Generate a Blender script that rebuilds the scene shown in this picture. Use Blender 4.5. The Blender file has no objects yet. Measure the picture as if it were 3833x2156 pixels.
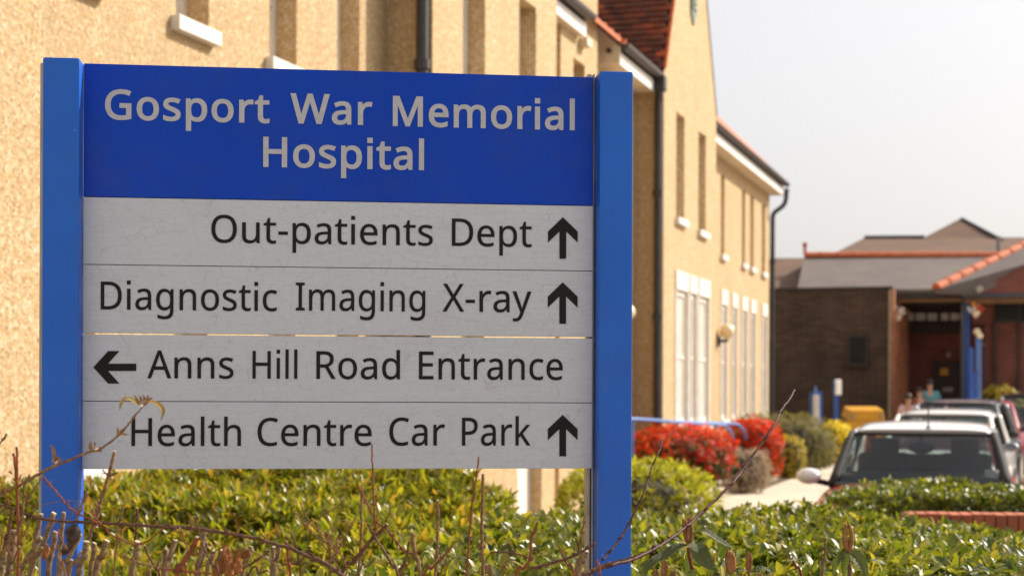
import bpy, bmesh, math, random
import numpy as np
from mathutils import Vector, Matrix
from mathutils.geometry import delaunay_2d_cdt
random.seed(7); RNG = np.random.default_rng(7)
SC = bpy.context.scene
COL = SC.collection
# ------------------------------------------------------------------ camera, sky, sun, exposure
F = 6000.0; CX, CY = 1916.5, 1472.0; ROLL = 0.004; EYE = 1.66      # pinhole in pixels of the 3833 px wide photograph
cam = bpy.data.cameras.new('camera'); cam_o = bpy.data.objects.new('camera', cam); COL.objects.link(cam_o)
cam.sensor_width = 36.0; cam.lens = 36.0 * F / 3833.0
cam.shift_y = (CY - 1078.0) / 3833.0
cam.clip_start = 0.05; cam.clip_end = 3000
cam_o.matrix_world = Matrix.Translation((0, 0, EYE)) @ Matrix.Rotation(-ROLL, 4, 'Y') @ Matrix.Rotation(math.pi / 2, 4, 'X')
cam.dof.use_dof = True; cam.dof.focus_distance = 3.58; cam.dof.aperture_fstop = 5.2; cam.dof.aperture_blades = 0
SC.camera = cam_o
SUN_AZ, SUN_EL = math.radians(26), math.radians(37)                  # azimuth from +X towards +Y
sd = Vector((math.cos(SUN_AZ) * math.cos(SUN_EL), math.sin(SUN_AZ) * math.cos(SUN_EL), math.sin(SUN_EL)))
W = bpy.data.worlds.new('World'); SC.world = W; W.use_nodes = True
nt = W.node_tree; nt.nodes.clear()
wo = nt.nodes.new('ShaderNodeOutputWorld'); bg = nt.nodes.new('ShaderNodeBackground'); sky = nt.nodes.new('ShaderNodeTexSky')
sky.sky_type = 'NISHITA'; sky.sun_disc = False; sky.sun_elevation = SUN_EL; sky.sun_rotation = math.pi / 2 - SUN_AZ
sky.air_density = 1.0; sky.dust_density = 6.0; sky.ozone_density = 1.0
hs = nt.nodes.new('ShaderNodeHueSaturation'); hs.inputs['Saturation'].default_value = 0.55
hz = nt.nodes.new('ShaderNodeMix'); hz.data_type = 'RGBA'; hz.inputs[0].default_value = 0.6; hz.inputs[7].default_value = (4.0, 3.88, 3.86, 1)   # thin bright haze over the blue
nt.links.new(sky.outputs[0], hs.inputs['Color']); nt.links.new(hs.outputs[0], hz.inputs[6]); nt.links.new(hz.outputs[2], bg.inputs[0])
bg.inputs[1].default_value = 0.15; nt.links.new(bg.outputs[0], wo.inputs[0])
sun = bpy.data.lights.new('sun', 'SUN'); sun.energy = 4.5; sun.angle = math.radians(0.5); sun.color = (1.0, 0.92, 0.80)
sun_o = bpy.data.objects.new('sun', sun); COL.objects.link(sun_o)
sun_o.rotation_euler = (-sd).to_track_quat('-Z', 'Y').to_euler()
SC.view_settings.view_transform = 'Standard'; SC.view_settings.look = 'None'
SC.view_settings.exposure = 0.54; SC.view_settings.gamma = 1.0; SC.view_settings.use_curve_mapping = False
SC.cycles.use_denoising = True; SC.cycles.max_bounces = 8; SC.cycles.transparent_max_bounces = 16
SC.cycles.caustics_reflective = False; SC.cycles.caustics_refractive = False; SC.cycles.sample_clamp_indirect = 8.0

# ------------------------------------------------------------------ helpers
def ray(px, py):
    dx, dy = px - CX, CY - py
    c, s = math.cos(ROLL), math.sin(ROLL)
    return (dx * c - dy * s) / F, (dx * s + dy * c) / F
def P(px, py, y):                                   # point of the place seen at that spot of the photograph, y metres ahead
    a, b = ray(px, py); return Vector((a * y, y, EYE + b * y))
TH = math.atan(0.325); D = Vector((math.sin(TH), math.cos(TH), 0)); N = Vector((math.cos(TH), -math.sin(TH), 0)); W0 = Vector((-6.16, 0, 0))
def Wp(s, h, o=0.0): return W0 + D * s + N * o + Vector((0, 0, h))   # hospital wall coordinates: along, up, out
def s_at(px, o=0.0, py=1000):
    a, b = ray(px, py); q = W0 + N * o
    y = (q.x - q.y * D.x / D.y) / (a - D.x / D.y)
    return (y - q.y) / D.y
def h_at(px, py, o=0.0):
    a, b = ray(px, py); s = s_at(px, o, py); y = (W0 + N * o + D * s).y
    return EYE + b * y

def link(o, parent=None):
    COL.objects.link(o)
    if parent is not None: o.parent = parent
    return o
def origin_of(p):
    v = Vector((0, 0, 0))
    while p is not None: v += Vector(p.location); p = p.parent
    return v
def thing(name, label, cat, loc=(0, 0, 0), group=None, kind=None):
    o = bpy.data.objects.new(name, None); o.location = loc; o.empty_display_size = .1; COL.objects.link(o)
    return tag(o, label, cat, group, kind)
def tag(o, label=None, cat=None, group=None, kind=None):
    if label: o['label'] = label
    if cat: o['category'] = cat
    if group: o['group'] = group
    if kind: o['kind'] = kind
    return o
def obj(name, data, mat=None, parent=None, smooth=False, local=False, label=None, kind=None):
    """data: bmesh, (verts, faces) or mesh, in world coordinates unless local."""
    if isinstance(data, bmesh.types.BMesh):
        me = bpy.data.meshes.new(name); data.to_mesh(me); data.free()
    elif isinstance(data, tuple):
        me = bpy.data.meshes.new(name); me.from_pydata([tuple(v) for v in data[0]], [], data[1])
    else: me = data
    if parent is not None and not local:
        off = origin_of(parent)
        if off.length > 0: me.transform(Matrix.Translation(-off))
    if mat is not None and not me.materials: me.materials.append(mat)
    if smooth: me.polygons.foreach_set('use_smooth', [True] * len(me.polygons))
    o = bpy.data.objects.new(name, me); link(o, parent)
    if label: o['label'] = label
    if kind: o['kind'] = kind
    return o
def bm_box(bm, c, size, rot=None, bevel=0.0, M=None):
    r = bmesh.ops.create_cube(bm, size=1.0)
    vs = r['verts']
    m = Matrix.Diagonal((size[0], size[1], size[2], 1))
    if bevel > 0:
        bmesh.ops.transform(bm, matrix=m, verts=vs); m = Matrix.Identity(4)
        es = list({e for v in vs for e in v.link_edges})
        rr = bmesh.ops.bevel(bm, geom=es, offset=bevel, segments=2, affect='EDGES', profile=.6)
        vs = list({v for f in rr['faces'] for v in f.verts} | {v for v in vs if v.is_valid})
        seen = set(vs); st = list(vs)
        while st:
            v = st.pop()
            for e in v.link_edges:
                w = e.other_vert(v)
                if w not in seen: seen.add(w); st.append(w)
        vs = list(seen)
    if rot is not None: m = rot.to_4x4() @ m
    m = Matrix.Translation(c) @ m
    if M is not None: m = M @ m
    bmesh.ops.transform(bm, matrix=m, verts=vs)
def box(c, size, rot=None, bevel=0.0, M=None):
    bm = bmesh.new(); bm_box(bm, c, size, rot, bevel, M); return bm
WR = Matrix((D, N, Vector((0, 0, 1)))).transposed()                 # columns: along, out, up
def bm_wbox(bm, s0, s1, o0, o1, h0, h1, bevel=0.0):
    bm_box(bm, Wp((s0 + s1) / 2, (h0 + h1) / 2, (o0 + o1) / 2), (abs(s1 - s0), abs(o1 - o0), abs(h1 - h0)), WR, bevel)
def wbox(*a, **k):
    bm = bmesh.new(); bm_wbox(bm, *a, **k); return bm
def bm_prism(bm, pts, vec):                                          # polygon extruded along a vector
    a = [bm.verts.new(p) for p in pts]; b = [bm.verts.new(Vector(p) + Vector(vec)) for p in pts]
    n = len(pts); bm.faces.new(a); bm.faces.new(b[::-1])
    for i in range(n): bm.faces.new((a[i], b[i], b[(i + 1) % n], a[(i + 1) % n]))
def prism(pts, vec):
    bm = bmesh.new(); bm_prism(bm, pts, vec); bmesh.ops.recalc_face_normals(bm, faces=bm.faces); return bm
def catmull(pts, n):
    pts = [np.array(p, float) for p in pts]
    if len(pts) == 2: return [pts[0] + (pts[1] - pts[0]) * i / n for i in range(n + 1)]
    q = [2 * pts[0] - pts[1]] + pts + [2 * pts[-1] - pts[-2]]; out = []
    for i in range(1, len(q) - 2):
        for k in range(n):
            t = k / n
            out.append(.5 * (2 * q[i] + (q[i + 1] - q[i - 1]) * t + (2 * q[i - 1] - 5 * q[i] + 4 * q[i + 1] - q[i + 2]) * t * t
                             + (3 * q[i] - q[i - 1] - 3 * q[i + 1] + q[i + 2]) * t ** 3))
    out.append(pts[-1]); return out
def tube_data(pts, rad, sides=8, cap=True, wob=0.0):
    """verts, faces of a tube through pts with radius list or (r0, r1)"""
    pts = [Vector(p) for p in pts]; n = len(pts)
    if isinstance(rad, (int, float)): rad = (rad, rad)
    if len(rad) == 2 and n != 2: rad = [rad[0] + (rad[1] - rad[0]) * i / (n - 1) for i in range(n)]
    vs, fs = [], []; up = None
    for i, p in enumerate(pts):
        t = (pts[min(i + 1, n - 1)] - pts[max(i - 1, 0)])
        if t.length < 1e-9: t = Vector((0, 0, 1))
        t.normalize()
        if up is None: up = t.orthogonal().normalized()
        up = (up - t * up.dot(t)); up.normalize(); sd_ = t.cross(up)
        r = rad[i] * (1 + wob * random.uniform(-1, 1))
        for k in range(sides):
            a = 2 * math.pi * k / sides
            vs.append(p + (up * math.cos(a) + sd_ * math.sin(a)) * r)
    for i in range(n - 1):
        for k in range(sides):
            a = i * sides + k; b = i * sides + (k + 1) % sides
            fs.append((a, b, b + sides, a + sides))
    if cap: fs.append(tuple(range(sides))[::-1]); fs.append(tuple((n - 1) * sides + k for k in range(sides)))
    return vs, fs
def join(*parts):
    vs, fs = [], []
    for v, f in parts:
        b = len(vs); vs += list(v); fs += [tuple(i + b for i in q) for q in f]
    return vs, fs
def ball_data(c, r, seg=12, ring=8):
    if isinstance(r, (int, float)): r = (r, r, r)
    vs, fs = [Vector((c[0], c[1], c[2] + r[2]))], []
    for i in range(1, ring):
        t = math.pi * i / ring
        for k in range(seg):
            a = 2 * math.pi * k / seg
            vs.append(Vector((c[0] + r[0] * math.sin(t) * math.cos(a), c[1] + r[1] * math.sin(t) * math.sin(a), c[2] + r[2] * math.cos(t))))
    vs.append(Vector((c[0], c[1], c[2] - r[2]))); L = len(vs) - 1
    for k in range(seg):
        fs.append((0, 1 + k, 1 + (k + 1) % seg)); b = 1 + (ring - 2) * seg
        fs.append((L, b + (k + 1) % seg, b + k))
    for i in range(ring - 2):
        for k in range(seg):
            a = 1 + i * seg + k; b = 1 + i * seg + (k + 1) % seg
            fs.append((a, a + seg, b + seg, b))
    return vs, fs
def patch(fn, nu, nv):
    vs = [fn(i / nu, j / nv) for j in range(nv + 1) for i in range(nu + 1)]
    fs = [(j * (nu + 1) + i, j * (nu + 1) + i + 1, (j + 1) * (nu + 1) + i + 1, (j + 1) * (nu + 1) + i) for j in range(nv) for i in range(nu)]
    return vs, fs

# ------------------------------------------------------------------ materials
def newmat(name):
    m = bpy.data.materials.new(name); m.use_nodes = True; t = m.node_tree
    return m, t, t.nodes['Principled BSDF'], t.nodes['Material Output']
def nd(t, kind, **kw):
    n = t.nodes.new(kind)
    for k, v in kw.items(): setattr(n, k, v)
    return n
def coords(t, world=False):
    if world: return nd(t, 'ShaderNodeNewGeometry').outputs['Position']
    return nd(t, 'ShaderNodeTexCoord').outputs['Object']
def ramp(t, fac, stops):
    r = nd(t, 'ShaderNodeValToRGB'); e = r.color_ramp.elements
    while len(e) < len(stops): e.new(.5)
    for i, (p, c) in enumerate(stops): e[i].position = p; e[i].color = tuple(c) + (1,) if len(c) == 3 else c
    t.links.new(fac, r.inputs[0]); return r.outputs[0]
def noise(t, vec, scale, detail=4, rough=.55):
    n = nd(t, 'ShaderNodeTexNoise'); n.inputs['Scale'].default_value = scale; n.inputs['Detail'].default_value = detail
    n.inputs['Roughness'].default_value = rough; t.links.new(vec, n.inputs['Vector']); return n.outputs['Fac']
def mixc(t, f, a, b, mode='MIX'):
    m = nd(t, 'ShaderNodeMix', data_type='RGBA', blend_type=mode)
    if isinstance(f, (int, float)): m.inputs[0].default_value = f
    else: t.links.new(f, m.inputs[0])
    for s, v in ((6, a), (7, b)):
        if isinstance(v, (tuple, list)): m.inputs[s].default_value = tuple(v) + (1,)
        else: t.links.new(v, m.inputs[s])
    return m.outputs[2]
def bump(t, b, h, strength=.3, dist=.01):
    n = nd(t, 'ShaderNodeBump'); n.inputs['Strength'].default_value = strength; n.inputs['Distance'].default_value = dist
    t.links.new(h, n.inputs['Height']); t.links.new(n.outputs[0], b.inputs['Normal'])
def pm(name, c1, c2=None, scale=8, rough=.6, metal=0, bmp=0, world=True, coat=0, spec=.5, detail=5, bdist=.01, lo=.35, hi=.65):
    m, t, b, o = newmat(name)
    v = coords(t, world)
    if c2 is None: c2 = tuple(x * .8 for x in c1)
    f = noise(t, v, scale, detail)
    t.links.new(ramp(t, f, [(lo, c1), (hi, c2)]), b.inputs['Base Color'])
    b.inputs['Roughness'].default_value = rough; b.inputs['Metallic'].default_value = metal
    b.inputs['Coat Weight'].default_value = coat; b.inputs['Coat Roughness'].default_value = .05
    b.inputs['Specular IOR Level'].default_value = spec
    if bmp: bump(t, b, noise(t, v, scale * 3, 4), bmp, bdist)
    return m
def leafmat(name, stops, rough=.32, trans=.35, spec=.5, veins=False):
    m, t, b, o = newmat(name)
    a = nd(t, 'ShaderNodeAttribute', attribute_name='tint')
    c = ramp(t, a.outputs['Fac'], stops)
    if veins:
        pos = coords(t); c = mixc(t, noise(t, pos, 60, 3), c, (.075, .085, .022)); wv = nd(t, 'ShaderNodeTexVoronoi', feature='DISTANCE_TO_EDGE'); wv.inputs['Scale'].default_value = 210; t.links.new(pos, wv.inputs['Vector']); bump(t, b, wv.outputs['Distance'], .9, .004)
    t.links.new(c, b.inputs['Base Color'])
    b.inputs['Roughness'].default_value = rough; b.inputs['Specular IOR Level'].default_value = spec
    tr = nd(t, 'ShaderNodeBsdfTranslucent')
    br = nd(t, 'ShaderNodeMix', data_type='RGBA', blend_type='MULTIPLY'); br.inputs[0].default_value = 1
    t.links.new(c, br.inputs[6]); br.inputs[7].default_value = (1.5, 1.6, .7, 1)
    t.links.new(br.outputs[2], tr.inputs[0])
    mx = nd(t, 'ShaderNodeMixShader'); mx.inputs[0].default_value = trans
    t.links.new(b.outputs[0], mx.inputs[1]); t.links.new(tr.outputs[0], mx.inputs[2]); t.links.new(mx.outputs[0], o.inputs[0])
    return m
def glassmat(name, tint, refl=.9, rough=.02):
    m, t, b, o = newmat(name); t.nodes.remove(b)
    tr = nd(t, 'ShaderNodeBsdfTransparent'); tr.inputs[0].default_value = tuple(tint) + (1,)
    gl = nd(t, 'ShaderNodeBsdfGlossy'); gl.inputs[1].default_value = rough; gl.inputs[0].default_value = (refl, refl, refl, 1)
    fr = nd(t, 'ShaderNodeFresnel'); fr.inputs[0].default_value = 1.5
    mx = nd(t, 'ShaderNodeMixShader'); t.links.new(fr.outputs[0], mx.inputs[0])
    t.links.new(tr.outputs[0], mx.inputs[1]); t.links.new(gl.outputs[0], mx.inputs[2]); t.links.new(mx.outputs[0], o.inputs[0])
    return m
def roughcast():
    m, t, b, o = newmat('roughcast'); v = coords(t, True)
    vo = nd(t, 'ShaderNodeTexVoronoi'); vo.inputs['Scale'].default_value = 55; t.links.new(v, vo.inputs['Vector'])
    sep = nd(t, 'ShaderNodeSeparateColor'); t.links.new(vo.outputs['Color'], sep.inputs[0])
    c = ramp(t, sep.outputs[0], [(0, (.29, .17, .08)), (.3, (.475, .345, .19)), (.7, (.55, .43, .265)), (1, (.62, .53, .38))])
    n2 = noise(t, v, 22, 3); c = mixc(t, ramp(t, n2, [(.42, (0, 0, 0)), (.62, (.75, .75, .75))]), c, (.44, .285, .13))
    n1 = noise(t, v, .7, 6); c = mixc(t, ramp(t, n1, [(.42, (0, 0, 0)), (.75, (.4, .4, .4))]), c, (.42, .29, .145))
    st = nd(t, 'ShaderNodeVectorMath', operation='MULTIPLY'); t.links.new(v, st.inputs[0]); st.inputs[1].default_value = (2.6, 2.6, .22)     # rain streaks
    c = mixc(t, ramp(t, noise(t, st.outputs[0], 1.6, 5), [(.5, (0, 0, 0)), (.78, (.5, .5, .5))]), c, (.37, .26, .15))
    t.links.new(c, b.inputs['Base Color']); b.inputs['Roughness'].default_value = .9; b.inputs['Specular IOR Level'].default_value = .2
    bump(t, b, vo.outputs['Distance'], .5, .010); return m
def brickmat(name, c1, c2, mortar, sc=1.0):
    m, t, b, o = newmat(name); v = coords(t, True)
    # walls run along x or y: use x + y as the horizontal coordinate
    sx = nd(t, 'ShaderNodeSeparateXYZ'); t.links.new(v, sx.inputs[0])
    ad = nd(t, 'ShaderNodeMath'); t.links.new(sx.outputs[0], ad.inputs[0]); t.links.new(sx.outputs[1], ad.inputs[1])
    cb = nd(t, 'ShaderNodeCombineXYZ'); t.links.new(ad.outputs[0], cb.inputs[0]); t.links.new(sx.outputs[2], cb.inputs[1])
    br = nd(t, 'ShaderNodeTexBrick'); br.inputs['Scale'].default_value = sc
    br.inputs['Brick Width'].default_value = .225; br.inputs['Row Height'].default_value = .075; br.inputs['Mortar Size'].default_value = .008
    br.inputs['Color1'].default_value = c1 + (1,); br.inputs['Color2'].default_value = c2 + (1,); br.inputs['Mortar'].default_value = mortar + (1,)
    t.links.new(cb.outputs[0], br.inputs['Vector'])
    n = noise(t, v, 1.3, 5); c = mixc(t, ramp(t, n, [(.4, (0, 0, 0)), (.7, (.6, .6, .6))]), br.outputs['Color'], tuple(x * .5 for x in c2))
    t.links.new(c, b.inputs['Base Color']); b.inputs['Roughness'].default_value = .9
    bump(t, b, br.outputs['Fac'], -.4, .01); return m
def signface():
    """aged reflective sheeting: a net of fine hairline cracks, faint horizontal grain"""
    m, t, b, o = newmat('aged_reflective_sheeting'); v = coords(t)
    wn = nd(t, 'ShaderNodeTexNoise'); wn.inputs['Scale'].default_value = 22; wn.inputs['Detail'].default_value = 3; t.links.new(v, wn.inputs['Vector'])
    mp = nd(t, 'ShaderNodeVectorMath', operation='MULTIPLY_ADD'); t.links.new(wn.outputs['Color'], mp.inputs[0]); mp.inputs[1].default_value = (.02, .02, .02); t.links.new(v, mp.inputs[2])
    def crack(scale, wid, vec, stretch=(1, 1, 1)):
        ml = nd(t, 'ShaderNodeVectorMath', operation='MULTIPLY'); t.links.new(vec, ml.inputs[0]); ml.inputs[1].default_value = stretch
        vo = nd(t, 'ShaderNodeTexVoronoi', feature='DISTANCE_TO_EDGE'); vo.inputs['Scale'].default_value = scale; t.links.new(ml.outputs[0], vo.inputs['Vector'])
        return ramp(t, vo.outputs['Distance'], [(0, (1, 1, 1)), (wid, (0, 0, 0))])
    k1 = crack(46, .028, mp.outputs[0]); k2 = crack(20, .011, mp.outputs[0], (.35, 1, 1.6))
    brk = ramp(t, noise(t, v, 40, 2), [(.38, (0, 0, 0)), (.5, (1, 1, 1))])
    k1 = mixc(t, 1, k1, brk, 'MULTIPLY')
    k = mixc(t, 1, k1, k2, 'LIGHTEN')
    ml = nd(t, 'ShaderNodeVectorMath', operation='MULTIPLY'); t.links.new(v, ml.inputs[0]); ml.inputs[1].default_value = (6, 6, 420)
    g = noise(t, ml.outputs[0], 1.5, 3)
    base = ramp(t, g, [(.3, (.41, .445, .505)), (.7, (.46, .495, .555))])
    spot = ramp(t, noise(t, v, 7, 6, .7), [(.52, (0, 0, 0)), (.8, (.35, .35, .35))])
    base = mixc(t, spot, base, (.35, .345, .345))
    kk = nd(t, 'ShaderNodeMath', operation='MULTIPLY'); t.links.new(k, kk.inputs[0]); kk.inputs[1].default_value = .36
    t.links.new(mixc(t, kk.outputs[0], base, (.22, .20, .17)), b.inputs['Base Color'])
    b.inputs['Roughness'].default_value = .45; b.inputs['Coat Weight'].default_value = .15; b.inputs['Coat Roughness'].default_value = .3
    return m
def tintmat(name, stops, rough=.85, bmp=.3):
    m, t, b, o = newmat(name); a = nd(t, 'ShaderNodeAttribute', attribute_name='tint'); v = coords(t, True)
    c = ramp(t, a.outputs['Fac'], stops); c = mixc(t, ramp(t, noise(t, v, 9, 5), [(.45, (0, 0, 0)), (.75, (.5, .5, .5))]), c, (.10, .055, .03))
    t.links.new(c, b.inputs['Base Color']); b.inputs['Roughness'].default_value = rough; bump(t, b, noise(t, v, 40, 4), bmp, .01); return m

M = {}
M['wall'] = roughcast()
M['white'] = pm('white_paint', (.74, .71, .66), (.66, .62, .56), 5, .5)
M['cream'] = pm('cream_paint', (.70, .60, .45), (.60, .50, .36), 4, .6)
M['black'] = pm('black_pipe', (.018, .016, .015), (.035, .03, .028), 6, .4)
M['gutter'] = pm('brown_black_gutter', (.05, .04, .035), (.08, .062, .052), 6, .45)
M['pane'] = pm('window_pane', (.64, .60, .54), (.72, .68, .61), 1.5, .15, spec=.6)
M['darkpane'] = pm('dark_pane', (.014, .015, .016), (.02, .02, .02), 1.5, .35, spec=.15)
M['louvre'] = pm('green_louvre', (.10, .17, .13), (.14, .22, .17), 5, .6)
M['tile'] = tintmat('clay_roof_tiles', [(0, (.06, .026, .016)), (.5, (.13, .042, .020)), (.8, (.25, .062, .022)), (1, (.42, .10, .03))])
M['terracotta'] = pm('terracotta', (.52, .135, .040), (.40, .095, .028), 6, .75, bmp=.2)
M['ridge'] = pm('orange_ridge_clay', (.60, .15, .042), (.50, .115, .035), 4, .7, bmp=.2)
M['slate'] = pm('grey_slates', (.15, .118, .10), (.118, .094, .084), 1.2, .8, bmp=.3)
M['oldroof'] = pm('mossy_brown_tiles', (.15, .075, .04), (.10, .058, .036), 1.4, .9, bmp=.4)
M['lichen'] = pm('lichen_patch', (.34, .20, .05), (.24, .15, .06), 6, .95)
M['darkbrick'] = brickmat('dark_brown_brick', (.090, .051, .029), (.046, .026, .017), (.10, .07, .05))
M['redbrick'] = brickmat('red_brick', (.22, .065, .045), (.17, .05, .036), (.16, .10, .08))
M['orangebrick'] = brickmat('orange_brick', (.42, .15, .07), (.34, .11, .05), (.30, .2, .13))
M['timber'] = pm('varnished_timber', (.21, .10, .03), (.16, .07, .022), 5, .5)
M['darktimber'] = pm('dark_timber', (.022, .016, .014), (.035, .022, .018), 4, .6)
M['slatebluemetal'] = pm('slate_blue_paint', (.04, .05, .075), (.05, .058, .08), 5, .45)
M['bluepaint'] = pm('blue_paint', (.022, .085, .36), (.03, .105, .40), 6, .4)
M['railblue'] = pm('rail_blue_paint', (.075, .17, .42), (.10, .20, .45), 8, .4)
M['signblue'] = pm('sign_blue_panel', (.002, .040, .37), (.003, .047, .41), 3, .5, world=False, spec=.15)
M['postblue'] = pm('post_blue_enamel', (.004, .088, .45), (.006, .105, .50), 4, .3, world=False, spec=.35)
M['silver'] = pm('silver_lettering', (.34, .355, .395), (.39, .40, .44), 60, .6, world=False)
M['letter'] = pm('black_lettering', (.006, .006, .006), (.010, .009, .008), 30, .6, spec=.2)
M['sheet'] = signface()
M['alu'] = pm('dull_aluminium', (.40, .36, .31), (.30, .27, .23), 12, .45, metal=.6)
M['globe'] = pm('opal_globe', (.80, .68, .42), (.74, .60, .34), 3, .25)
M['yellowbin'] = pm('yellow_plastic', (.62, .30, .012), (.55, .26, .012), 3, .5)
M['grey'] = pm('grey_plastic', (.22, .21, .20), (.28, .27, .25), 5, .5)
M['concrete'] = pm('pale_paving', (.56, .48, .385), (.47, .40, .315), 1.6, .9, bmp=.3, detail=8)
M['tarmac'] = pm('tarmac', (.19, .175, .16), (.14, .13, .12), 3, .9, bmp=.4, detail=8)
M['soil'] = pm('bark_soil', (.06, .038, .022), (.10, .065, .04), 14, .95, bmp=.8)
M['kerb'] = pm('kerb_concrete', (.42, .38, .33), (.34, .31, .27), 5, .9, bmp=.3)
M['brickcap'] = pm('red_coping_brick', (.46, .135, .065), (.36, .10, .05), 7, .85, bmp=.4)
M['mortar'] = pm('mortar', (.36, .28, .21), (.30, .22, .16), 9, .95)
M['bark'] = pm('twig_bark', (.25, .145, .07), (.11, .06, .03), 130, .8, spec=.12, bmp=.5, bdist=.003, world=False)
M['stumpbark'] = pm('cut_stem_bark', (.28, .19, .105), (.11, .072, .04), 120, .85, spec=.12, bmp=.7, bdist=.004, world=False)
M['purplebark'] = pm('purple_brown_bark', (.14, .068, .040), (.07, .036, .025), 90, .6, spec=.12, bmp=.4, bdist=.003, world=False)
M['redbark'] = pm('red_bark', (.22, .072, .030), (.13, .042, .022), 80, .55, spec=.12, bmp=.3, bdist=.003, world=False)
M['darkshoot'] = pm('dark_shoot_bark', (.075, .026, .020), (.045, .018, .015), 70, .5, spec=.12, bmp=.3, bdist=.003, world=False)
M['cutwood'] = pm('cut_wood', (.55, .45, .33), (.40, .31, .21), 50, .8, world=False)
M['deadleaf'] = pm('dead_leaf', (.34, .145, .05), (.17, .062, .022), 70, .7, spec=.12, bmp=.6, bdist=.004, world=False)
M['greyleaf'] = pm('withered_grey_leaf', (.035, .026, .022), (.085, .06, .045), 110, .8, spec=.12, bmp=.5, bdist=.003, world=False)
M['bud'] = pm('furry_brown_bud', (.36, .17, .06), (.22, .095, .035), 70, .8, spec=.12, bmp=.6, bdist=.003, world=False)
M['newleaf'] = pm('young_leaf', (.26, .19, .02), (.20, .09, .015), 50, .4, world=False)
M['bronzeleaf'] = pm('bronze_young_leaf', (.20, .085, .03), (.24, .13, .04), 60, .5, world=False)
def specks(m):                                                        # small chips and grit on the enamel
    t = m.node_tree; b = t.nodes['Principled BSDF']; src = b.inputs['Base Color'].links[0].from_socket; v = coords(t)
    vo = nd(t, 'ShaderNodeTexVoronoi'); vo.inputs['Scale'].default_value = 13; t.links.new(v, vo.inputs['Vector'])
    k = ramp(t, vo.outputs['Distance'], [(.018, (1, 1, 1)), (.03, (0, 0, 0))])
    c = mixc(t, k, src, (.45, .48, .55))
    g = ramp(t, noise(t, v, 5, 7, .7), [(.5, (0, 0, 0)), (.8, (.35, .35, .35))])
    t.links.new(mixc(t, g, c, (.05, .07, .16)), b.inputs['Base Color'])
    t.links.new(ramp(t, noise(t, v, 9, 5), [(.3, (.28, .28, .28)), (.7, (.5, .5, .5))]), b.inputs['Roughness'])
specks(M['signblue']); specks(M['postblue'])
M['core'] = pm('twiggy_shade', (.022, .024, .008), (.05, .04, .018), 25, .95, bmp=.8)
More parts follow.
